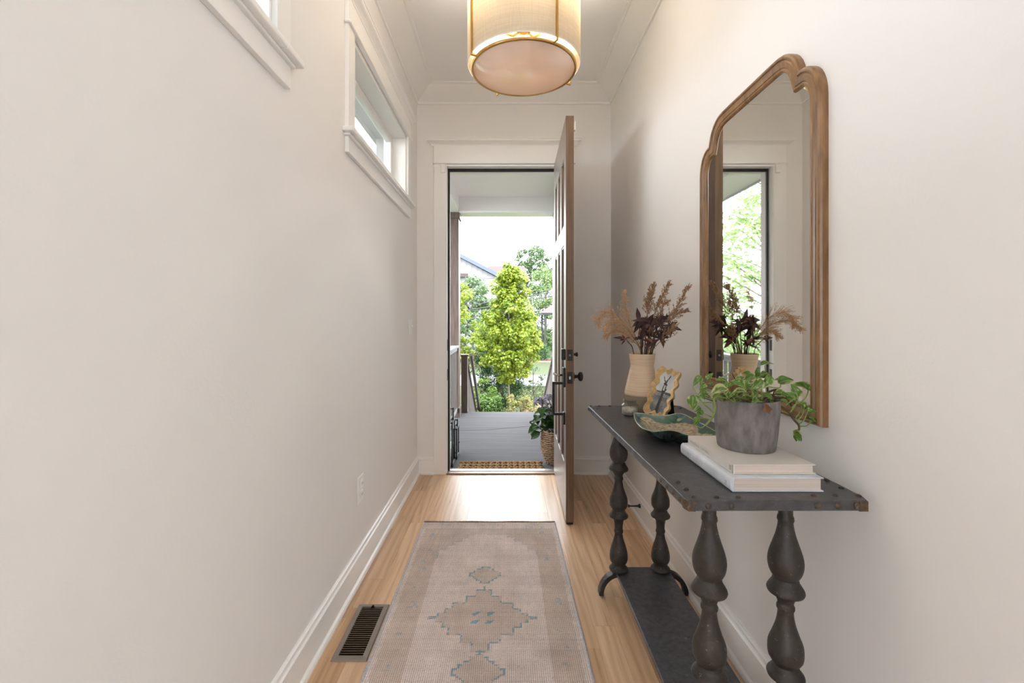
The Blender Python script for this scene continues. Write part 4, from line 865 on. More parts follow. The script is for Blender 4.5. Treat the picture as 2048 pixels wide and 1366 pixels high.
# stems as polylines of photo points with depth
ST = [([(700, 640, 1.25), (560, 560, 1.22), (430, 560, 1.2), (440, 700, 1.18), (400, 840, 1.17), (310, 940, 1.17)], .0034, 'stem_green'),
      ([(1100, 600, 1.25), (1250, 520, 1.24), (1330, 640, 1.23), (1430, 700, 1.22), (1530, 780, 1.22), (1600, 880, 1.22), (1665, 960, 1.22), (1660, 1030, 1.22), (1595, 1095, 1.22)], .0036, 'stem_brown'),
      ([(1200, 480, 1.27), (1300, 440, 1.28), (1400, 440, 1.28), (1460, 480, 1.28)], .0035, 'stem_brown'),
      ([(1260, 560, 1.25), (1400, 560, 1.25), (1500, 580, 1.25), (1560, 680, 1.24)], .0034, 'stem_brown'),
      ([(1250, 500, 1.26), (1350, 560, 1.26), (1360, 470, 1.27), (1420, 440, 1.27)], .003, 'stem_brown'),
      ([(560, 590, 1.2), (700, 560, 1.2), (900, 580, 1.19), (1150, 590, 1.2)], .003, 'stem_brown'),
      ([(430, 790, 1.175), (340, 700, 1.16), (260, 620, 1.15), (190, 520, 1.15)], .0018, 'stem_green'), ([(200, 500, 1.15), (140, 440, 1.15), (110, 380, 1.15)], .0016, 'stem_green'),
      ([(400, 600, 1.2), (300, 560, 1.18), (220, 520, 1.17)], .0016, 'stem_brown'), ([(430, 630, 1.19), (350, 620, 1.18), (270, 620, 1.17), (200, 570, 1.16)], .0014, 'stem_green'),
      ([(390, 840, 1.17), (320, 800, 1.17), (260, 780, 1.17)], .0016, 'stem_green'), ([(350, 870, 1.17), (280, 850, 1.17), (190, 850, 1.17)], .0014, 'stem_green'), ([(310, 945, 1.17), (240, 990, 1.17), (170, 960, 1.16)], .0013, 'stem_green'),
      ([(720, 620, 1.2), (640, 560, 1.18), (560, 460, 1.17), (520, 420, 1.16)], .0020, 'stem_green'), ([(600, 560, 1.2), (470, 520, 1.19), (400, 570, 1.18)], .0019, 'stem_green'), ([(740, 610, 1.2), (690, 520, 1.19), (600, 420, 1.19)], .0019, 'stem_green'),
      ([(960, 610, 1.2), (980, 480, 1.18), (970, 370, 1.17)], .0019, 'stem_green'), ([(1120, 600, 1.2), (1120, 480, 1.19), (1110, 350, 1.18)], .0020, 'stem_green'), ([(1190, 480, 1.24), (1180, 330, 1.24), (1180, 200, 1.24), (1165, 75, 1.24)], .0014, 'stem_green'),
      ([(1230, 390, 1.26), (1310, 405, 1.26), (1390, 400, 1.25), (1395, 330, 1.25)], .0016, 'stem_green'), ([(860, 500, 1.19), (900, 440, 1.18), (880, 390, 1.17), (820, 400, 1.17)], .0014, 'stem_green'), ([(1060, 560, 1.25), (1050, 300, 1.27), (1055, 180, 1.27)], .0014, 'stem_green'),
      ([(1540, 760, 1.22), (1620, 650, 1.22), (1660, 520, 1.21)], .0018, 'stem_green'), ([(1470, 660, 1.22), (1540, 610, 1.22), (1600, 560, 1.22), (1640, 510, 1.21)], .0018, 'stem_green'), ([(1640, 640, 1.22), (1740, 580, 1.22), (1800, 470, 1.23), (1790, 400, 1.23)], .0017, 'stem_green'),
      ([(1620, 850, 1.22), (1680, 760, 1.22), (1700, 680, 1.22)], .0016, 'stem_green'), ([(1640, 880, 1.22), (1700, 830, 1.22), (1740, 740, 1.22)], .0015, 'stem_green'), ([(1665, 940, 1.22), (1740, 880, 1.22), (1790, 770, 1.22), (1840, 740, 1.22)], .0015, 'stem_green'), ([(1680, 970, 1.22), (1780, 960, 1.22), (1840, 900, 1.22)], .0015, 'stem_green'),
      ([(1560, 700, 1.22), (1640, 630, 1.22), (1700, 640, 1.22)], .0016, 'stem_green'), ([(850, 560, 1.19), (760, 520, 1.18), (800, 440, 1.18)], .0018, 'stem_green'), ([(900, 560, 1.2), (1010, 450, 1.19), (1100, 400, 1.19)], .0015, 'stem_brown'), ([(330, 480, 1.17), (350, 540, 1.18), (400, 580, 1.19)], .0015, 'stem_green')]
for pts, rad, mat in ST:
    p_ = bez([C7(*p) for p in pts], 7 * (len(pts) - 1)); MB().tube(p_, [rad * (1.0 - .25 * k / len(p_)) for k in range(len(p_))], 7).build('stem', mat, r)
LV = [(235, 250, 200, 222, 1, 1.15, 0), (330, 290, 150, 62, 0, 1.16, .3), (600, 310, 175, 160, 0, 1.18, .5), (120, 530, 230, 262, 6, 1.15, .5), (300, 350, 150, 215, 0, 1.16, .3), (330, 440, 150, 190, 0, 1.17, .3), (590, 410, 290, 190, 5, 1.16, .3),
      (560, 420, 170, 75, 2, 1.18, .3), (620, 400, 160, 40, 0, 1.18, .5), (860, 380, 230, 150, 3, 1.17, .2), (820, 400, 200, 60, 6, 1.18, .5), (980, 230, 170, 155, 4, 1.24, .4), (1000, 230, 190, 200, 4, 1.22, .2), (1045, 200, 110, 80, 2, 1.27, .4), (1120, 75, 190, 22, 2, 1.24, .7),
      (1240, 240, 270, 232, 1, 1.17, .0), (1120, 300, 230, 225, 6, 1.16, .1), (880, 460, 220, 175, 5, 1.16, .6), (1380, 330, 240, 22, 2, 1.25, .3), (1400, 290, 110, 170, 2, 1.25, .4), (1540, 320, 0, 0, 0, 1.22, 0), (1800, 430, 280, 150, 1, 1.23, .4), (1650, 530, 220, 115, 3, 1.21, -.1), (1625, 560, 190, 145, 0, 1.20, -.1),
      (1740, 350, 190, 318, 6, 1.23, .1), (1690, 640, 170, 330, 1, 1.22, 0), (1700, 640, 150, 285, 3, 1.21, 0), (1790, 750, 160, 8, 0, 1.21, .3), (1820, 850, 140, 330, 2, 1.21, .3), (1840, 890, 110, 350, 4, 1.22, .3), (1600, 1090, 120, 285, 4, 1.22, 0), (1590, 1045, 190, 318, 3, 1.22, 0), (1610, 1100, 170, 325, 2, 1.21, 0),
      (215, 690, 120, 215, 2, 1.17, 0), (260, 780, 110, 150, 4, 1.17, 0), (190, 850, 150, 235, 4, 1.16, 0), (190, 760, 110, 270, 2, 1.17, 0), (210, 540, 120, 200, 6, 1.16, .2), (240, 500, 110, 300, 2, 1.16, 0), (970, 370, 130, 30, 7, 1.17, .5), (720, 330, 170, 15, 0, 1.2, .6), (1190, 180, 130, 200, 6, 1.24, .6),
      (760, 300, 150, 40, 1, 1.22, .5), (860, 330, 150, 20, 3, 1.24, .5), (500, 480, 130, 200, 0, 1.18, .6), (700, 480, 160, 210, 1, 1.18, .7), (960, 430, 160, 170, 7, 1.17, .7), (1130, 250, 150, 40, 0, 1.24, .5), (1050, 260, 170, 30, 2, 1.26, .3), (930, 300, 140, 90, 7, 1.25, .2), (420, 380, 120, 150, 7, 1.2, .5), (640, 520, 150, 30, 2, 1.2, .8), (800, 560, 150, 160, 4, 1.19, .8), (1150, 540, 120, 20, 4, 1.22, .8)]
rr_ = random.Random(77)
for cx, cy, L, ang, k, d, upf in LV:
    if L == 0: continue
    d_ = C7(cx, cy, d); a = math.radians(ang); dv = Vector((math.cos(a), -.18 + rr_.uniform(-.15, .15), math.sin(a)))
    nr = Vector((rr_.uniform(-.55, .55) - .3 * (cx < 500), -1 + upf * .7, .55 + 1.3 * upf)); s_ = L / 7.314 * d / F * .86
    place(HM[k], 'leaf', r, d_, dv, nr, s_, rr_.uniform(.85, 1.05))
for k in range(26):
    a = rr_.uniform(0, 2 * PI); q0 = PC + Vector((.06 * math.cos(a), .06 * math.sin(a), .115)); q1 = q0 + Vector((rr_.uniform(-.05, .05), rr_.uniform(-.03, .03), rr_.uniform(.015, .04))); q2 = q1 + Vector((rr_.uniform(-.03, .03), rr_.uniform(-.03, .02), rr_.uniform(-.01, .02)))
    MB().tube(bez([q0, q1, q2], 8), rr_.uniform(.0012, .002), 6).build('stem', 'stem_green' if k % 3 else 'stem_brown', r)
    place(HM[rr_.choice((0, 1, 2, 4, 6, 7))], 'leaf', r, q2, Vector((math.cos(a * 2), rr_.uniform(-.8, .1), rr_.uniform(-.3, .3))), Vector((rr_.uniform(-.5, .5), -.5, 1)), rr_.uniform(.020, .032))
m = MB(); pp = bez([C7(1060, 590, 1.19), C7(1150, 620, 1.17), C7(1215, 680, 1.165), C7(1180, 760, 1.17)], 10); vs = []
for k, p in enumerate(pp):
    w_ = .003 + .006 * math.sin(k * 1.1) ** 2 + .004 * (k > 6); vs += [p + Vector((-w_, 0, w_ * .6)), p + Vector((0, -.003, 0)), p + Vector((w_, 0, -w_ * .5))]
m.add(vs, [(k * 3 + j, k * 3 + j + 1, k * 3 + 4 + j, k * 3 + 3 + j) for k in range(10) for j in range(2)]); m.build('withered_leaf', 'dead_leaf', r)
# ---------------------------------------------------------------- pendant lamp
LC = Vector((.083, 2.02, ZC)); LZ = CZ + 1.10
r = thing('pendant_lamp', 'linen drum pendant lamp with brass bars hanging from the ceiling', 'lamp', LC); SR = .249; H = .46
m = MB(); m.lathe([(LZ + .022, SR), (LZ + .022 + H, SR), (LZ + .022 + H, SR - .003), (LZ + .022, SR - .003), (LZ + .022, SR)], LC.x, LC.y, 72, cap=False); m.build('shade', 'linen_shade', r)
MB().tube([(LC.x + (SR - .0015) * math.cos(a), LC.y + (SR - .0015) * math.sin(a), LZ + .022) for a in np.linspace(0, 2 * PI, 72, endpoint=False)], .0025, 6, closed=True).build('shade_hem', 'trim_paint', r)
m = MB(); R0 = .232
m.lathe([(LZ, R0 - .009), (LZ, R0), (LZ + .010, R0), (LZ + .010, R0 - .009), (LZ, R0 - .009)], LC.x, LC.y, 72, cap=False); m.build('diffuser_ring', 'brass', r)
MB().lathe([(LZ + .002, 0), (LZ + .002, R0 - .009), (LZ + .006, R0 - .009), (LZ + .006, 0)], LC.x, LC.y, 64, cap=False).build('diffuser', 'acrylic_diffuser', r)
for k in range(4):
    a = math.atan2(-.123, -.2225) + k * PI / 2; ca, sa = math.cos(a), math.sin(a); M_ = Matrix.Translation((LC.x, LC.y, 0)) @ Matrix.Rotation(a, 4, 'Z')
    m = MB(); m.box(SR + .0005, SR + .009, -.004, .004, LZ + .004, LZ + .03 + H); m.box(R0 - .003, SR + .009, -.004, .004, LZ + .001, LZ + .008); m.box(SR - .012, SR + .009, -.004, .004, LZ + .024 + H, LZ + .032 + H)
    m.box(.01, SR, -.003, .003, LZ + .024 + H, LZ + .030 + H)
    m.v = [tuple(M_ @ Vector(p)) for p in m.v]; m.build('bar', 'brass', r, .001)
m = MB(); m.tube([(LC.x, LC.y, LZ + .025 + H), (LC.x, LC.y, ZC - .02)], .006, 12); m.build('stem', 'brass', r)
MB().lathe([(ZC - .022, .02), (ZC - .018, .062), (ZC - .001, .065)], LC.x, LC.y, 32).build('canopy', 'brass', r)
m = MB(); m.tube([(LC.x, LC.y, LZ + .03 + H), (LC.x, LC.y, LZ + .20)], .008, 10); m.lathe([(LZ + .17, .012), (LZ + .175, .03), (LZ + .20, .032), (LZ + .21, .012)], LC.x, LC.y, 20)
for k in range(3):
    a = .6 + k * 2 * PI / 3; m.tube([(LC.x, LC.y, LZ + .19), (LC.x + .05 * math.cos(a), LC.y + .05 * math.sin(a), LZ + .17), (LC.x + .085 * math.cos(a), LC.y + .085 * math.sin(a), LZ + .19), (LC.x + .085 * math.cos(a), LC.y + .085 * math.sin(a), LZ + .24)], [.006, .006, .008, .014], 8)
m.build('socket_cluster', 'brass', r)
for k in range(3):
    a = .6 + k * 2 * PI / 3; bx, by = LC.x + .085 * math.cos(a), LC.y + .085 * math.sin(a)
    MB().lathe([(LZ + .24, .012), (LZ + .255, .016), (LZ + .285, .028), (LZ + .305, .026), (LZ + .318, .012), (LZ + .320, 0)], bx, by, 14, cap=False).build('bulb', 'frosted_bulb', r)
    ld = bpy.data.lights.new('bulb_light', 'POINT'); ld.energy = LAMP; ld.color = (1, .91, .79); ld.shadow_soft_size = .03
    lo = bpy.data.objects.new('bulb_light', ld); COL.objects.link(lo); lo.parent = r; lo.location = Vector((bx, by, LZ + .345)) - LC
# ---------------------------------------------------------------- porch
PZ = -.15
r = sroot('porch_floor', (0, 5, PZ)); B(-1.1, 1.2, YB + .15, 6.88, PZ - .16, PZ).build('slab', 'porch_concrete', r, .01)
m = MB(); pts = [(x, 5.72 + .25 * (x + .5) * .9 + .03 * math.sin(x * 6), PZ + .0006) for x in np.linspace(-.7, .9, 24)]
m.tube(pts, .0028, 4); m.build('crack', 'street_asphalt', r)
st(B(-1.086, 1.3, YB + .15, 6.9, 3.0, 3.2).build('porch_ceiling', 'porch_paint'))
r = sroot('porch_beam', (0, 6.6, 2.77)); B(-.66, 1.2, 6.50, 6.74, 2.80, 3.0).build('front_beam', 'porch_paint', r); B(-.66, 1.2, 6.48, 6.76, 2.77, 2.80).build('beam_trim', 'trim_paint', r, .004)
B(-1.086, -.66, YB + .15, 6.9, 2.775, 3.0).build('side_beam', 'porch_paint', r)
st(B(-1.086, xo, -5.6, YB + .16, 2.772, 2.80).build('eave_soffit', 'grey_siding')); st(B(-1.12, -1.086, -5.6, 6.9, 2.76, 3.1).build('eave_fascia', 'grey_siding'))
st(B(-1.086, -.87, YB + .15, YB + .33, -.3, 2.772).build('corner_pilaster', 'grey_siding'))
st(B(.705, .9, YB + .15, 6.76, -.3, 3.0).build('porch_side_wall', 'painted_brick'))
def post(nm, lab, x0, x1, y0, y1, ztop, capd=.02, basez=.19):
    r = thing(nm, lab, 'post', ((x0 + x1) / 2, (y0 + y1) / 2, PZ))
    B(x0, x1, y0, y1, PZ, ztop).build('shaft', 'stained_post', r, .004)
    B(x0 - .018, x1 + .018, y0 - .018, y1 + .018, PZ, PZ + basez * .7).build('plinth', 'stained_post', r, .004)
    B(x0 - .018, x1 + .018, y0 - .018, y1 + .018, ztop - .085, ztop).build('capital', 'stained_post', r, .004)
    return r
post('porch_post', 'tall square brown stained post carrying the porch roof at the left', -.90, -.662, 6.50, 6.73, 2.775)
r = thing('newel_post', 'short square brown post at the head of the porch steps', 'post', (-.60, 6.86, PZ)); B(-.655, -.562, 6.79, 6.872, PZ, .70).build('shaft', 'stained_post', r, .003); B(-.662, -.545, 6.785, 6.878, .695, .72).build('cap_board', 'stained_post', r, .003)
r = thing('porch_railing', 'painted porch railing with slim square balusters beside the left post', 'railing', (-.78, 5.3, PZ))
B(-.77, -.655, 4.02, 6.50, .845, .875).build('top_rail', 'rail_cap_grey', r, .004); B(-.725, -.68, 4.02, 6.50, .80, .845).build('sub_rail', 'rail_cap_grey', r, .002); B(-.725, -.68, 4.02, 6.50, PZ + .08, PZ + .13).build('bottom_rail', 'rail_cap_grey', r, .002)
y = 4.10
while y < 6.46: B(-.717, -.687, y - .015, y + .015, PZ + .13, .80).build('baluster', 'grey_rail_wood', r); y += .105
# stairs down to the garden
r = sroot('porch_steps', (0, 7.6, -1.3)); n = 7
for k in range(n): B(-.68, .92, 6.88 + .3 * k, 6.88 + .3 * (k + 1), -1.35, PZ - .165 * (k + 1)).build('step', 'porch_concrete', r, .006)
SL = -.56
def stair_rail(x, label, hand):
    r = thing('stair_railing', label, 'railing', (x, 7.0, PZ)); y0, y1 = 6.88, 9.05; z0 = .68
    def zz(y): return z0 + (y - y0) * SL
    def beam(xa, xb, dzl, dzh, nm, mat='grey_rail_wood'): MB().prism([(y0, z0 + dzl), (y1, zz(y1) + dzl), (y1, zz(y1) + dzh), (y0, z0 + dzh)], 'x', xa, xb).build(nm, mat, r)
    beam(x - .035, x + .035, -.045, 0, 'top_rail'); beam(x - .02, x + .02, -.72, -.68, 'bottom_rail')
    y = y0 + .08
    while y < y1 - .05: MB().prism([(y - .015, zz(y) - .70), (y + .015, zz(y) - .70), (y + .015, zz(y) - .03), (y - .015, zz(y) - .03)], 'x', x - .012, x + .012).build('baluster', 'grey_rail_wood', r); y += .11
    B(x - .045, x + .045, y1 - .05, y1 + .05, -1.3, zz(y1) + .04).build('end_post', 'stained_post', r)
    if hand:
        hx = x + .085 * hand; MB().tube([(hx, y0 + .02, z0 + .03), (hx, y1 + .1, zz(y1 + .1) + .01)], .026, 10).build('handrail', 'grey_rail_wood', r)
        for y in (7.3, 8.4): MB().tube([(x, y, zz(y) - .04), (x + .05 * hand, y, zz(y) - .05), (hx, y, zz(y) - .0)], .008, 6).build('bracket', 'black_metal', r)
stair_rail(-.60, 'brown stair railing with a round handrail left of the porch steps', 1)
stair_rail(.74, 'brown stair railing right of the porch steps beside the white wall', 0)
# coir rope mat
r = thing('coir_doormat', 'braided brown coir doormat on the porch just outside the door', 'doormat', (-.02, 4.14, PZ)); rr_ = random.Random(2)
MX0, MX1, MY0, MY1 = -.43, .355, 3.90, 4.385; m = MB(); strands = 6
for k in range(strands):
    yc = MY0 + (MY1 - MY0) * (k + .5) / strands
    for ph in (0, 2 * PI / 3, 4 * PI / 3):
        pts = [(x, yc + .025 * math.sin(x * 38 + ph), PZ + .022 + .009 * math.cos(2 * (x * 38 + ph))) for x in np.linspace(MX0 + rr_.uniform(0, .015) , MX1 - rr_.uniform(0, .02), 110)]
        m.tube(pts, .0145, 7)
o = m.build('braid', 'coir', r)
# lanterns
def lantern(x0, x1, y0, y1, top, body, label, knob):
    r = thing('metal_lantern', label, 'lantern', ((x0 + x1) / 2, (y0 + y1) / 2, PZ), 'black lanterns on the porch'); b = .014
    m = MB()
    for xa in (x0, x1 - b):
        for ya in (y0, y1 - b): m.box(xa, xa + b, ya, ya + b, PZ, body)
    for z in (PZ + .012, body - b):
        m.box(x0, x1, y0, y0 + b, z, z + b); m.box(x0, x1, y1 - b, y1, z, z + b); m.box(x0, x0 + b, y0, y1, z, z + b); m.box(x1 - b, x1, y0, y1, z, z + b)
    m.box(x0, x1, y0, y1, PZ + .008, PZ + .014); m.box(x0 + .02, x1 - .02, y0 + .02, y1 - .02, body + .02, body + .026); m.box(x0 + .02, x1 - .02, y0 + .02, y0 + .03, body, body + .026); m.box(x0 + .02, x1 - .02, y1 - .03, y1 - .02, body, body + .026)
    m.build('frame', 'black_metal', r, .002)
    m = MB(); yc = (y0 + y1) / 2; m.box(x0 + .002, x0 + .014, yc - .012, yc + .012, body, top); m.box(x1 - .014, x1 - .002, yc - .012, yc + .012, body, top); m.box(x0 + .002, x1 - .002, yc - .012, yc + .012, top - .012, top); m.build('handle', 'black_metal', r, .002)
    m = MB(); m.box(x0 + .005, x1 - .005, y0 + .005, y0 + .008, PZ + .026, body - b); m.box(x0 + .005, x1 - .005, y1 - .008, y1 - .005, PZ + .026, body - b); m.box(x0 + .005, x0 + .008, y0, y1, PZ + .026, body - b); m.box(x1 - .008, x1 - .005, y0, y1, PZ + .026, body - b); m.build('glass', 'lantern_glass', r)
    cr = (x1 - x0) * .30; MB().lathe([(PZ + .015, cr), (PZ + .015 + (body - PZ) * .42, cr), (PZ + .012 + (body - PZ) * .42, cr * .85)], (x0 + x1) / 2, yc, 24).build('candle', 'wax', r)
    if knob: MB().ball((x1 + .012, y0 + .03, PZ + (body - PZ) * .55), .011).build('knob', 'black_metal', r)
lantern(-.648, -.492, 4.29, 4.50, .393, .275, 'taller black metal lantern with a cream candle beside the front door', False)
lantern(-.625, -.476, 4.53, 4.72, .235, .16, 'shorter black metal lantern with a side knob behind the taller one', True)
# basket with hydrangea
BC = Vector((.512, 4.44, PZ)); r = thing('hydrangea_basket', 'hydrangea with blue grey blooms in a tall woven wicker basket on the porch', 'plant', BC)
bp = [(0, .110), (.05, .128), (.12, .150), (.2, .158), (.28, .152), (.33, .144)]
def br(z):
    for (a, ra), (b, rb) in zip(bp, bp[1:]):
        if z <= b: return ra + (rb - ra) * (z - a) / (b - a)
    return bp[-1][1]
m = MB(); 
for k in range(17):
    z = .010 + k * .019; pts = [(BC.x + (br(z) + .005 * (1 if (i + k) % 2 else -1)) * math.cos(2 * PI * i / 36), BC.y + (br(z) + .005 * (1 if (i + k) % 2 else -1)) * math.sin(2 * PI * i / 36), PZ + z + .003 * math.sin(i * 1.7 + k)) for i in range(36)]
    m.tube(pts, .0088, 6, closed=True)
o = m.build('weave', 'wicker', r)
m = MB()
for i in range(18): m.tube([(BC.x + br(z) * math.cos(2 * PI * i / 18), BC.y + br(z) * math.sin(2 * PI * i / 18), PZ + z) for z in (0.005, .05, .12, .2, .28, .33)], .007, 5)
m.build('uprights', 'wicker', r)
m = MB(); m.lathe([(PZ + .002, 0), (PZ + .002, .105), (PZ + .31, .138), (PZ + .30, 0)], BC.x, BC.y, 20, cap=False); m.build('liner', 'soil', r)
def leafquad(m, p, dv, nr, L, W, col):
    x = dv.normalized(); z = (nr - x * nr.dot(x)).normalized(); y = z.cross(x)
    m.add([p, p + x * L * .45 + y * W + z * W * .3, p + x * L * .5 - z * W * .1, p + x * L * .45 - y * W + z * W * .3, p + x * L - z * L * .12], [(0, 1, 2), (0, 2, 3), (1, 4, 2), (3, 2, 4)], True, [col] * 5)
def broad_mesh(nm, col):
    m = MB(); N = 7; vs = []; cols = []
    for i in range(N + 1):
        t = i / N; wd = .33 * math.sin(PI * t ** .8) + .003
        for s_ in (-1, -.5, 0, .5, 1): vs.append((t, s_ * wd, abs(s_) * wd * .35 - .35 * t * t)); cols.append(tuple(c_ * (1.25 if s_ == 0 else 1 + .25 * noise.noise((t * 6, s_ * 4, 1))) for c_ in col))
    m.add(vs, [(i * 5 + j, i * 5 + j + 1, i * 5 + 6 + j, i * 5 + 5 + j) for i in range(N) for j in range(4)], True, cols)
    me = bpy.data.meshes.new(nm); me.from_pydata(m.v, [], m.f); me.polygons.foreach_set('use_smooth', m.sm); ca = me.color_attributes.new('Col', 'FLOAT_COLOR', 'POINT'); ca.data.foreach_set('color', [q for c_ in m.c for q in (*c_, 1)]); me.materials.append(MATS['leaf_attr']); return me
HB = [broad_mesh('leaf', (.026, .060, .013)), broad_mesh('leaf', (.045, .095, .020))]
rr_ = random.Random(9)
stems_ = []
for k in range(11):
    a = rr_.uniform(0, 2 * PI); rad = rr_.uniform(.03, .11); top = Vector((BC.x + rad * math.cos(a), BC.y + rad * math.sin(a) * .8, rr_.uniform(.30, .50))); stems_.append(top)
stems_ += [Q(1079, 806, 4.45), Q(1098, 800, 4.40), Q(1074, 835, 4.45), Q(1068, 858, 4.42), Q(1074, 870, 4.40)]
m = MB()
for t in stems_: m.tube(bez([(BC.x + (t.x - BC.x) * .2, BC.y, PZ + .28), (BC.x + (t.x - BC.x) * .6, BC.y + (t.y - BC.y) * .5, (t.z + PZ + .33) / 2 + .03), t], 8), .004, 5)
m.build('branches', 'bark_dark', r)
for t in stems_[:-2]:
    for q_ in range(12):
        a = rr_.uniform(0, 2 * PI); dv = Vector((math.cos(a), math.sin(a), rr_.uniform(-.5, .25))); p = t + Vector((rr_.uniform(-.03, .03), rr_.uniform(-.03, .03), -rr_.uniform(.02, .17)))
        LL = rr_.uniform(.065, .115); dv.x = -abs(dv.x) if p.x + dv.x * LL > .68 else dv.x
        place(HB[q_ % 2], 'leaf', r, p, dv, Vector((0, -.3, 1)), LL, rr_.uniform(.9, 1.2))
for t in stems_[-2:]: place(HB[0], 'leaf', r, t + Vector((.03, 0, .03)), Vector((-1, -.2, -.6)), Vector((-.3, -1, .6)), .11)
for q_, t in enumerate([stems_[11], stems_[12], stems_[0], stems_[2], stems_[5]]):
    m = MB(); rad = .062
    for _ in range(150):
        v_ = Vector((rr_.gauss(0, 1), rr_.gauss(0, 1), rr_.gauss(0, 1))).normalized(); v_.z = abs(v_.z) * .9 if rr_.random() < .8 else v_.z
        p = t + v_ * rad * rr_.uniform(.85, 1.05); x = v_.orthogonal().normalized(); y_ = v_.cross(x); s_ = .011
        m.add([p + x * s_, p + y_ * s_, p - x * s_, p - y_ * s_, p + v_ * .003], [(0, 1, 4), (1, 2, 4), (2, 3, 4), (3, 0, 4)], False)
    m.build('bloom', 'hydrangea_bloom', r)
# ---------------------------------------------------------------- garden and street
GZ = -1.3
st(B(-40, 40, 6.95, 90, GZ - .3, GZ).build('ground', 'lawn_grass')); st(B(-40, -1.1, -12, 6.95, GZ - .3, GZ).build('side_yard', 'lawn_grass'))
st(B(-40, 40, 17.2, 20.6, GZ, GZ + .02).build('street', 'street_asphalt'))
st(MB().prism([(1.9, 15.4), (6, 15.6), (6, 17.0), (3.2, 16.9), (2.0, 16.3), (.9, 14.2), (.2, 11), (-.9, 8.8), (-2.5, 8.6), (-2.5, 8.2), (3, 8.0), (2.4, 11), (1.9, 13.5)], 'z', GZ, GZ + .015).build('mulch_bed', 'mulch'))
st(MB().prism([(1.4, 26.5), (9, 25.5), (9, 29), (1.4, 29)], 'z', GZ, GZ + .03).build('far_mulch_bed', 'mulch'))
def blades(m, rng, n):
    for _ in range(n):
        x = rng.uniform(-1.2, 3.0); y = rng.uniform(13.0, 17.1); h = rng.uniform(.03, .075)
        m.add([(x - .012, y, GZ), (x + .012, y, GZ), (x + rng.uniform(-.02, .02), y + rng.uniform(-.02, .02), GZ + h)], [(0, 1, 2)], False, [(.03, .045, .012)] * 2 + [(.075, .085, .035)])
m = MB(); blades(m, random.Random(4), 5000); o = m.build('lawn_blades', 'leaf_attr'); o['kind'] = 'stuff'; o['label'] = 'short lawn grass between the garden and the street'; o['category'] = 'grass'
def foliage(name, parent, clusters, per, leaf, pal, seed, star=False, flat=.75, base=None):
    "clusters: (x,y,z,r); leaves tilted outwards, palette from low to high"
    rng = np.random.RandomState(seed); cl = np.array(clusters); n = len(cl) * per
    c_ = np.repeat(cl, per, 0); d = rng.normal(size=(n, 3)); d /= np.linalg.norm(d, axis=1)[:, None]; rad = rng.uniform(.35, 1, n) ** .6
    p = c_[:, :3] + d * rad[:, None] * c_[:, 3:4] * np.array([1, 1, flat])
    nr = d * .6 + rng.normal(size=(n, 3)) * .45 + np.array([0, 0, .75]); nr /= np.linalg.norm(nr, axis=1)[:, None]
    t = rng.normal(size=(n, 3)); t -= nr * (t * nr).sum(1)[:, None]; t /= np.linalg.norm(t, axis=1)[:, None]; b = np.cross(nr, t); L = leaf * rng.uniform(.65, 1.25, n)[:, None]
    if star: prof = [(0, -.5), (.22, -.12), (.62, -.18), (.32, .12), (.40, .5), (.14, .34), (0, .72), (-.14, .34), (-.40, .5), (-.32, .12), (-.62, -.18), (-.22, -.12)]
    else: prof = [(0, -.5), (.26, -.05), (0, .55), (-.26, -.05)]
    k = len(prof); V = np.stack([p + t * L * u_ + b * L * v_ - nr * L * .18 * (u_ * u_ + v_ * v_) for u_, v_ in prof], 1).reshape(-1, 3)
    me = bpy.data.meshes.new(name); o0 = WORLD[parent.name] if parent is not None else Vector(base)
    V = V - np.array(o0); me.vertices.add(n * k); me.vertices.foreach_set('co', V.ravel()); me.loops.add(n * k); me.loops.foreach_set('vertex_index', np.arange(n * k)); me.polygons.add(n); me.polygons.foreach_set('loop_start', np.arange(n) * k); me.polygons.foreach_set('loop_total', np.full(n, k)); me.update(calc_edges=True)
    pal = np.array(pal) * .58; q = np.clip((rng.rand(n) * .75 + .25 * rng.rand(len(cl)).repeat(per)), 0, .999) * (len(pal) - 1); i0 = q.astype(int); fq = (q - i0)[:, None]; col = pal[i0] * (1 - fq) + pal[np.minimum(i0 + 1, len(pal) - 1)] * fq
    ca = me.color_attributes.new('Col', 'FLOAT_COLOR', 'POINT'); ca.data.foreach_set('color', np.concatenate([np.repeat(col, k, 0), np.ones((n * k, 1))], 1).ravel())
    me.materials.append(MATS['leaf_attr']); o = bpy.data.objects.new(name, me); COL.objects.link(o)
    if parent is not None: o.parent = parent; WORLD[o.name] = o0
    else: o.location = o0
    o['kind'] = 'stuff'; return o
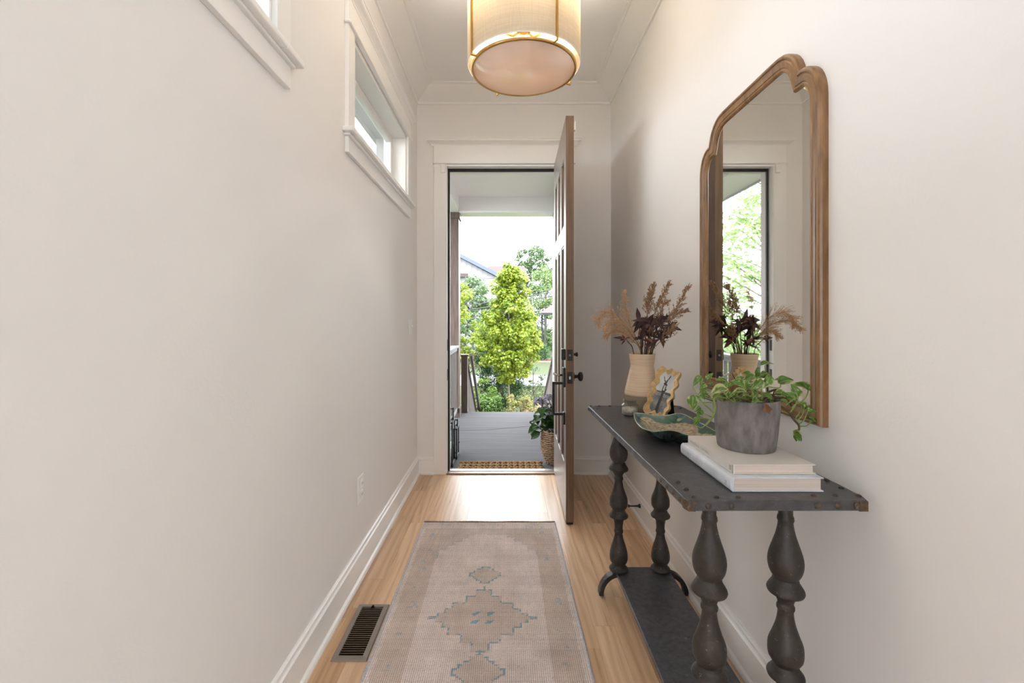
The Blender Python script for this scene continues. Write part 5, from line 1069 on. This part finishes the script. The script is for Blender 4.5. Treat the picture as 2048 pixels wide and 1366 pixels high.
def tree(nm, lab, x, y, z0, ztop, prof, ncl, cr, per, leaf, pal, seed, trunk_r, star=False, bark='bark', cat='tree', group=None):
    "prof: (z, radius) list of crown"
    PM = (1.35 if nm == 'maple_tree' else 2.1 if nm == 'side_tree' else 1.5 if nm in ('pale_tree', 'tall_tree') else 1.6 if nm in ('grey_green_tree', 'street_tree') else 1.0); pal = [tuple(min(.8, c * PM) for c in q) for q in pal]
    r = thing(nm, lab, cat, (x, y, z0), group); rng = random.Random(seed); cls = []
    zs = [p[0] for p in prof]; tot = []
    while len(cls) < ncl:
        z = rng.uniform(zs[0], zs[-1]); rad = np.interp(z, zs, [p[1] for p in prof])
        if rng.random() > rad / max(p[1] for p in prof) + .1: continue
        a = rng.uniform(0, 2 * PI); q = rad * rng.uniform(.05 if nm == 'maple_tree' else .3, 1) ** .5
        cls.append((x + q * math.cos(a), y + q * math.sin(a), z, cr * rng.uniform(.7, 1.2)))
    m = MB(); top = Vector((x, y, zs[-1] - .3 * (zs[-1] - zs[0]) * .5)); m.tube(bez([(x, y, z0), (x + .02, y, (z0 + zs[0]) / 2), (x - .01, y, zs[0]), top], 10), [trunk_r * (1 - .06 * k) for k in range(11)], 9); m.build('trunk', bark, r)
    m = MB()
    for c_ in cls[::max(1, ncl // 26)]:
        zb_ = max(z0 + .6 * (zs[0] - z0), c_[2] - .55 * math.hypot(c_[0] - x, c_[1] - y) - .1); m.tube(bez([(x, y, min(zb_, top.z)), ((x + c_[0]) / 2, (y + c_[1]) / 2, (zb_ + c_[2]) / 2 + .03), c_[:3]], 5), [trunk_r * .3 * (1 - .13 * k) for k in range(6)], 5)
    m.build('branches', 'bark_dark', r)
    foliage('crown', r, cls, per, leaf, pal, seed, star)
    return r
YG = [(.080, .145, .014), (.165, .245, .020), (.27, .335, .032), (.37, .41, .075)]
MG = [(.055, .095, .040), (.09, .15, .06), (.14, .21, .09)]
LG = [(.10, .17, .055), (.16, .24, .085), (.22, .30, .13)]
DG = [(.015, .045, .010), (.03, .08, .016), (.06, .13, .03)]
def zt(py, d): return CZ + (VY - py) * d / F
def xt(px, d): return (px - VX) * d / F
d = 11.0; ks = .87
tree('maple_tree', 'bright yellow green young maple with pale trunk in front of the porch', xt(1018, d) , d, GZ, 0, [(zt(762, d), .14), (zt(745, d), .40), (zt(715, d), .70), (zt(675, d), .80), (zt(640, d), .70), (zt(600, d), .46), (zt(565, d), .40), (zt(545, d), .26), (zt(530, d), .06)], 310, .145, 95, .056, YG, 3, .038, star=True)
tree('maple_tree', 'yellow green maple half hidden behind the left porch post', -1.92, 13, GZ, 0, [(zt(735, 13), .5), (zt(680, 13), 1.15), (zt(640, 13), 1.2), (zt(590, 13), .95), (zt(540, 13), .3)], 130, .2, 80, .07, YG, 4, .05, star=True)
d = 12.6
tree('dark_shrub', 'dark green leggy shrub behind the pale maple trunk', xt(1005, d), d, GZ, 0, [(zt(812, d), .35), (zt(790, d), .55), (zt(750, d), .72), (zt(710, d), .70), (zt(680, d), .45)], 210, .16, 75, .06, DG, 5, .035, bark='bark_dark', cat='shrub')
tree('leafy_shrub', 'glossy green shrub at the garden edge left of the maple trunk', xt(975, 9.4), 9.4, GZ, 0, [(-1.2, .25), (zt(815, 9.4), .34), (zt(792, 9.4), .22)], 75, .10, 70, .055, [(.05, .12, .02), (.10, .20, .03), (.20, .30, .08)], 6, .015, bark='bark_dark', cat='shrub')
tree('barberry_shrub', 'low pink and yellow leaved shrub right of the maple trunk', xt(1042, 9.4), 9.4, GZ, 0, [(-1.2, .30), (zt(818, 9.4), .36), (zt(793, 9.4), .25)], 85, .09, 80, .042, [(.20, .11, .05), (.30, .24, .08), (.26, .32, .06), (.36, .36, .16)], 7, .015, bark='bark_dark', cat='shrub')
tree('tall_shrub', 'bright green upright shrub between the stair handrail and the dark shrub', xt(966, 10.5), 10.5, GZ, 0, [(-1.1, .2), (zt(790, 10.5), .30), (zt(755, 10.5), .16)], 30, .10, 55, .06, [(.10, .20, .03), (.20, .33, .05)], 8, .015, bark='bark_dark', cat='shrub')
tree('sapling', 'thin leafy sapling on the lawn right of the dark shrub', xt(1067, 13), 13, GZ, 0, [(zt(775, 13), .25), (zt(755, 13), .38), (zt(735, 13), .1)], 16, .10, 30, .06, MG, 9, .02, bark='bark_dark', cat='tree')
d = 28
tree('grey_green_tree', 'grey green tree across the street in front of the white house', xt(946, d), d, GZ, 0, [(zt(715, d), 1.0), (zt(680, d), 1.5), (zt(630, d), 1.5), (zt(590, d), 1.1), (zt(556, d), .35)], 120, .42, 70, .17, MG, 10, .12)
tree('grey_green_tree', 'second grey green tree left of the one before the white house', -7.4, 30, GZ, 0, [(zt(710, d), 1.0), (zt(680, d), 1.6), (zt(630, d), 1.6), (zt(590, d), .8)], 70, .45, 60, .18, MG, 31, .12)
d = 66
tree('tall_tree', 'tall green tree rising above the rooftops at the right', xt(1062, d), d, GZ, 0, [(zt(600, d), 2.0), (zt(555, d), 1.9), (zt(530, d), 2.7), (zt(510, d), 2.4), (zt(492, d), 1.0)], 110, .66, 90, .29, MG, 11, .22)
tree('tall_tree', 'second tall tree further right behind the pale green one', xt(1128, d), d + 5, GZ, 0, [(zt(600, d), 2.0), (zt(555, d), 2.8), (zt(530, d), 2.2), (zt(510, d), 1.2)], 80, .75, 75, .30, MG, 12, .22)
d = 38
tree('pale_tree', 'pale green rounded tree right of the pink roofed house', xt(1092, d), d, GZ, 0, [(zt(700, d), 1.2), (zt(650, d), 1.7), (zt(590, d), 1.8), (zt(550, d), 1.1), (zt(535, d), .3)], 150, .5, 100, .17, LG, 13, .15)
tree('street_tree', 'green tree filling the gap behind the maple', xt(1022, 33), 33, GZ, 0, [(zt(700, 33), .9), (zt(650, 33), 1.1), (zt(600, 33), .8)], 90, .5, 60, .2, MG, 14, .15)
for i, (px, lab) in enumerate(((1082, 'round green hedge bush on the far bank below the pavilion'), (1122, 'round green hedge bush nearest the white porch wall'))):
    tree('hedge_bush', lab, xt(px, 28), 28, GZ, 0, [(GZ + .1, .42), (GZ + .5, .5), (GZ + .95, .32)], 30, .28, 80, .09, [(.03, .10, .02), (.07, .18, .04)], 15 + i, .03, cat='shrub')
tree('flowering_bush', 'low pink flowered bush across the street left of the maple', xt(950, 24), 24, GZ, 0, [(GZ + .05, .5), (GZ + .45, .5), (GZ + .8, .3)], 26, .22, 70, .09, [(.10, .16, .04), (.20, .26, .05), (.36, .20, .16)], 17, .03, cat='shrub')
# trees seen only in the mirror
tree('side_tree', 'large bright green tree left of the porch seen in the mirror', -4.3, 10.2, GZ, 0, [(-.4, 1.0), (.8, 1.6), (2.2, 1.8), (3.2, 1.3), (4.2, .5)], 200, .30, 45, .10, LG, 20, .09)
tree('side_tree', 'tall light green tree behind the bright one seen in the mirror', -8.2, 16, GZ, 0, [(-.6, 1.8), (1.5, 2.6), (4, 2.6), (6, 1.4), (7, .4)], 170, .5, 55, .15, LG, 21, .14)
tree('side_tree', 'wide green tree further left in the mirror view', -12.2, 10.5, GZ, 0, [(-.6, 1.8), (1.5, 2.4), (4, 2.2), (5.5, .8)], 120, .5, 50, .15, MG, 22, .14)
# white house across the street
hx0, hx1, hy0, hy1 = -9.5, -.55, 36, 44; apx, apz = -6.2, zt(508, 36) + .52 * 2.7; ez = zt(547, 36)
r = thing('white_house', 'white board and batten house with blue grey bargeboards across the street', 'house', ((hx0 + hx1) / 2, 40, GZ))
lz = apz - (apx - hx0) * .5
MB().prism([(hx0, GZ), (hx1 - .1, GZ), (hx1 - .1, ez - .3), (apx, apz - .3), (hx0, lz)], 'y', hy0, hy1).build('wall', 'white_siding', r)
m = MB(); x = hx0 + .1
while x < hx1: m.box(x, x + .05, hy0 - .03, hy0, GZ, min(apz - .3 - abs(x - apx) * .53, 12) - .05); x += .42
m.build('battens', 'white_siding', r)
for sx_, name_ in ((1, 'r'), (-1, 'l')):
    ex = hx1 + .25 if sx_ > 0 else hx0 - .3; ezz = apz - abs(ex - apx) * ((apz - ez) / (hx1 - apx))
    MB().prism([(apx, apz), (ex, ezz), (ex, ezz - .32), (apx, apz - .32)], 'y', hy0 - .45, hy0 - .36).build('bargeboard', 'bargeboard_blue', r)
    MB().prism([(apx, apz), (ex, ezz), (ex, ezz - .1), (apx, apz - .1)], 'y', hy0 - .36, hy1 + .3).build('roof', 'bargeboard_blue', r)
B(hx0, hx1 - .05, hy0 - .06, hy0, zt(555, 36) - .04, zt(555, 36)).build('belt_trim', 'white_siding', r)
B(-5, xt(936, 36), hy0 - .5, hy0, zt(555, 36), zt(548, 36)).build('porch_roof_edge', 'roof_pink', r)
for px0, px1 in ((922, 927), (938, 947)):
    q_ = B(xt(px0, 36), xt(px1, 36), hy0 - .07, hy0 - .02, zt(592, 36), zt(571, 36)).build('window_frame', 'white_siding', r)
    B(xt(px0, 36) + .05, xt(px1, 36) - .05, hy0 - .08, hy0 - .06, zt(591, 36), zt(573, 36)).build('pane', 'window_dark', q_)
r = thing('pink_roofed_house', 'house with a pale pink shingled roof behind the maple', 'house', (.3, 52, GZ)); d = 50
MB().prism([(xt(972, d), GZ), (xt(1050, d), GZ), (xt(1050, d), zt(560, d)), (xt(972, d), zt(560, d))], 'y', 50.5, 58).build('wall', 'white_siding', r)
a = [Vector((xt(960, d), 50, zt(562, d))), Vector((xt(1060, d), 50, zt(562, d))), Vector((xt(1060, d), 60, zt(562, d))), Vector((xt(960, d), 60, zt(562, d))), Vector((xt(975, d) , 53, zt(532, 53))), Vector((xt(1051, d), 53, zt(532, 53)))]
m = MB(); m.add(a, [(0, 1, 5, 4), (1, 2, 5), (2, 3, 4, 5), (3, 0, 4), (0, 3, 2, 1)]); m.build('roof', 'roof_pink', r)
r = thing('garden_pavilion', 'small pavilion with a hipped shingle roof on dark posts at the right', 'pavilion', (xt(1108, 32), 33, GZ)); d = 32
a = [(xt(1083, d), 31.5, zt(626, d)), (xt(1135, d), 31.5, zt(626, d)), (xt(1135, d), 35, zt(626, d)), (xt(1083, d), 35, zt(626, d)), (xt(1108, d), 33.2, zt(608, d))]
MB().add([Vector(p) for p in a], [(0, 1, 4), (1, 2, 4), (2, 3, 4), (3, 0, 4), (3, 2, 1, 0)]).build('roof', 'roof_pink', r)
B(xt(1084, d), xt(1134, d), 31.6, 34.9, zt(630, d), zt(626, d)).build('eave_board', 'black_metal', r)
for px in (1090, 1127):
    for y in (31.9, 34.6): B(xt(px, d) - .07, xt(px, d) + .07, y - .07, y + .07, GZ, zt(630, d)).build('post', 'black_metal', r)
tag(B(xt(900, 36), xt(951, 36), 34, 34.4, GZ, zt(690, 36)).build('garden_wall', 'stone_wall', base=(xt(925, 36), 34, GZ)), 'low grey stone garden wall across the street at the left', 'wall')
# utility cables
for i, (ya, yb, lab) in enumerate(((612, 585, 'upper black utility cable crossing in front of the trees'), (622, 593, 'lower black utility cable crossing in front of the trees'), (608, 580, 'topmost thin utility cable above the two thicker ones'))):
    d = 25; p0 = Vector((xt(922, d), d, zt(ya, d))); p1 = Vector((xt(1102, d), d, zt(yb, d))); s_ = (p1 - p0) / (p1.x - p0.x); pts = []
    for x in np.linspace(-14, 14, 30): q_ = p0 + s_ * (x - p0.x); q_.z += .006 * (x * x) - .03; pts.append(q_)
    m = MB().tube(pts, .028 if i < 2 else .014, 5); tag(m.build('utility_cable', 'cable_black', base=tuple(pts[0])), lab, 'cable', 'utility cables over the street')
print('objects', len(bpy.data.objects))
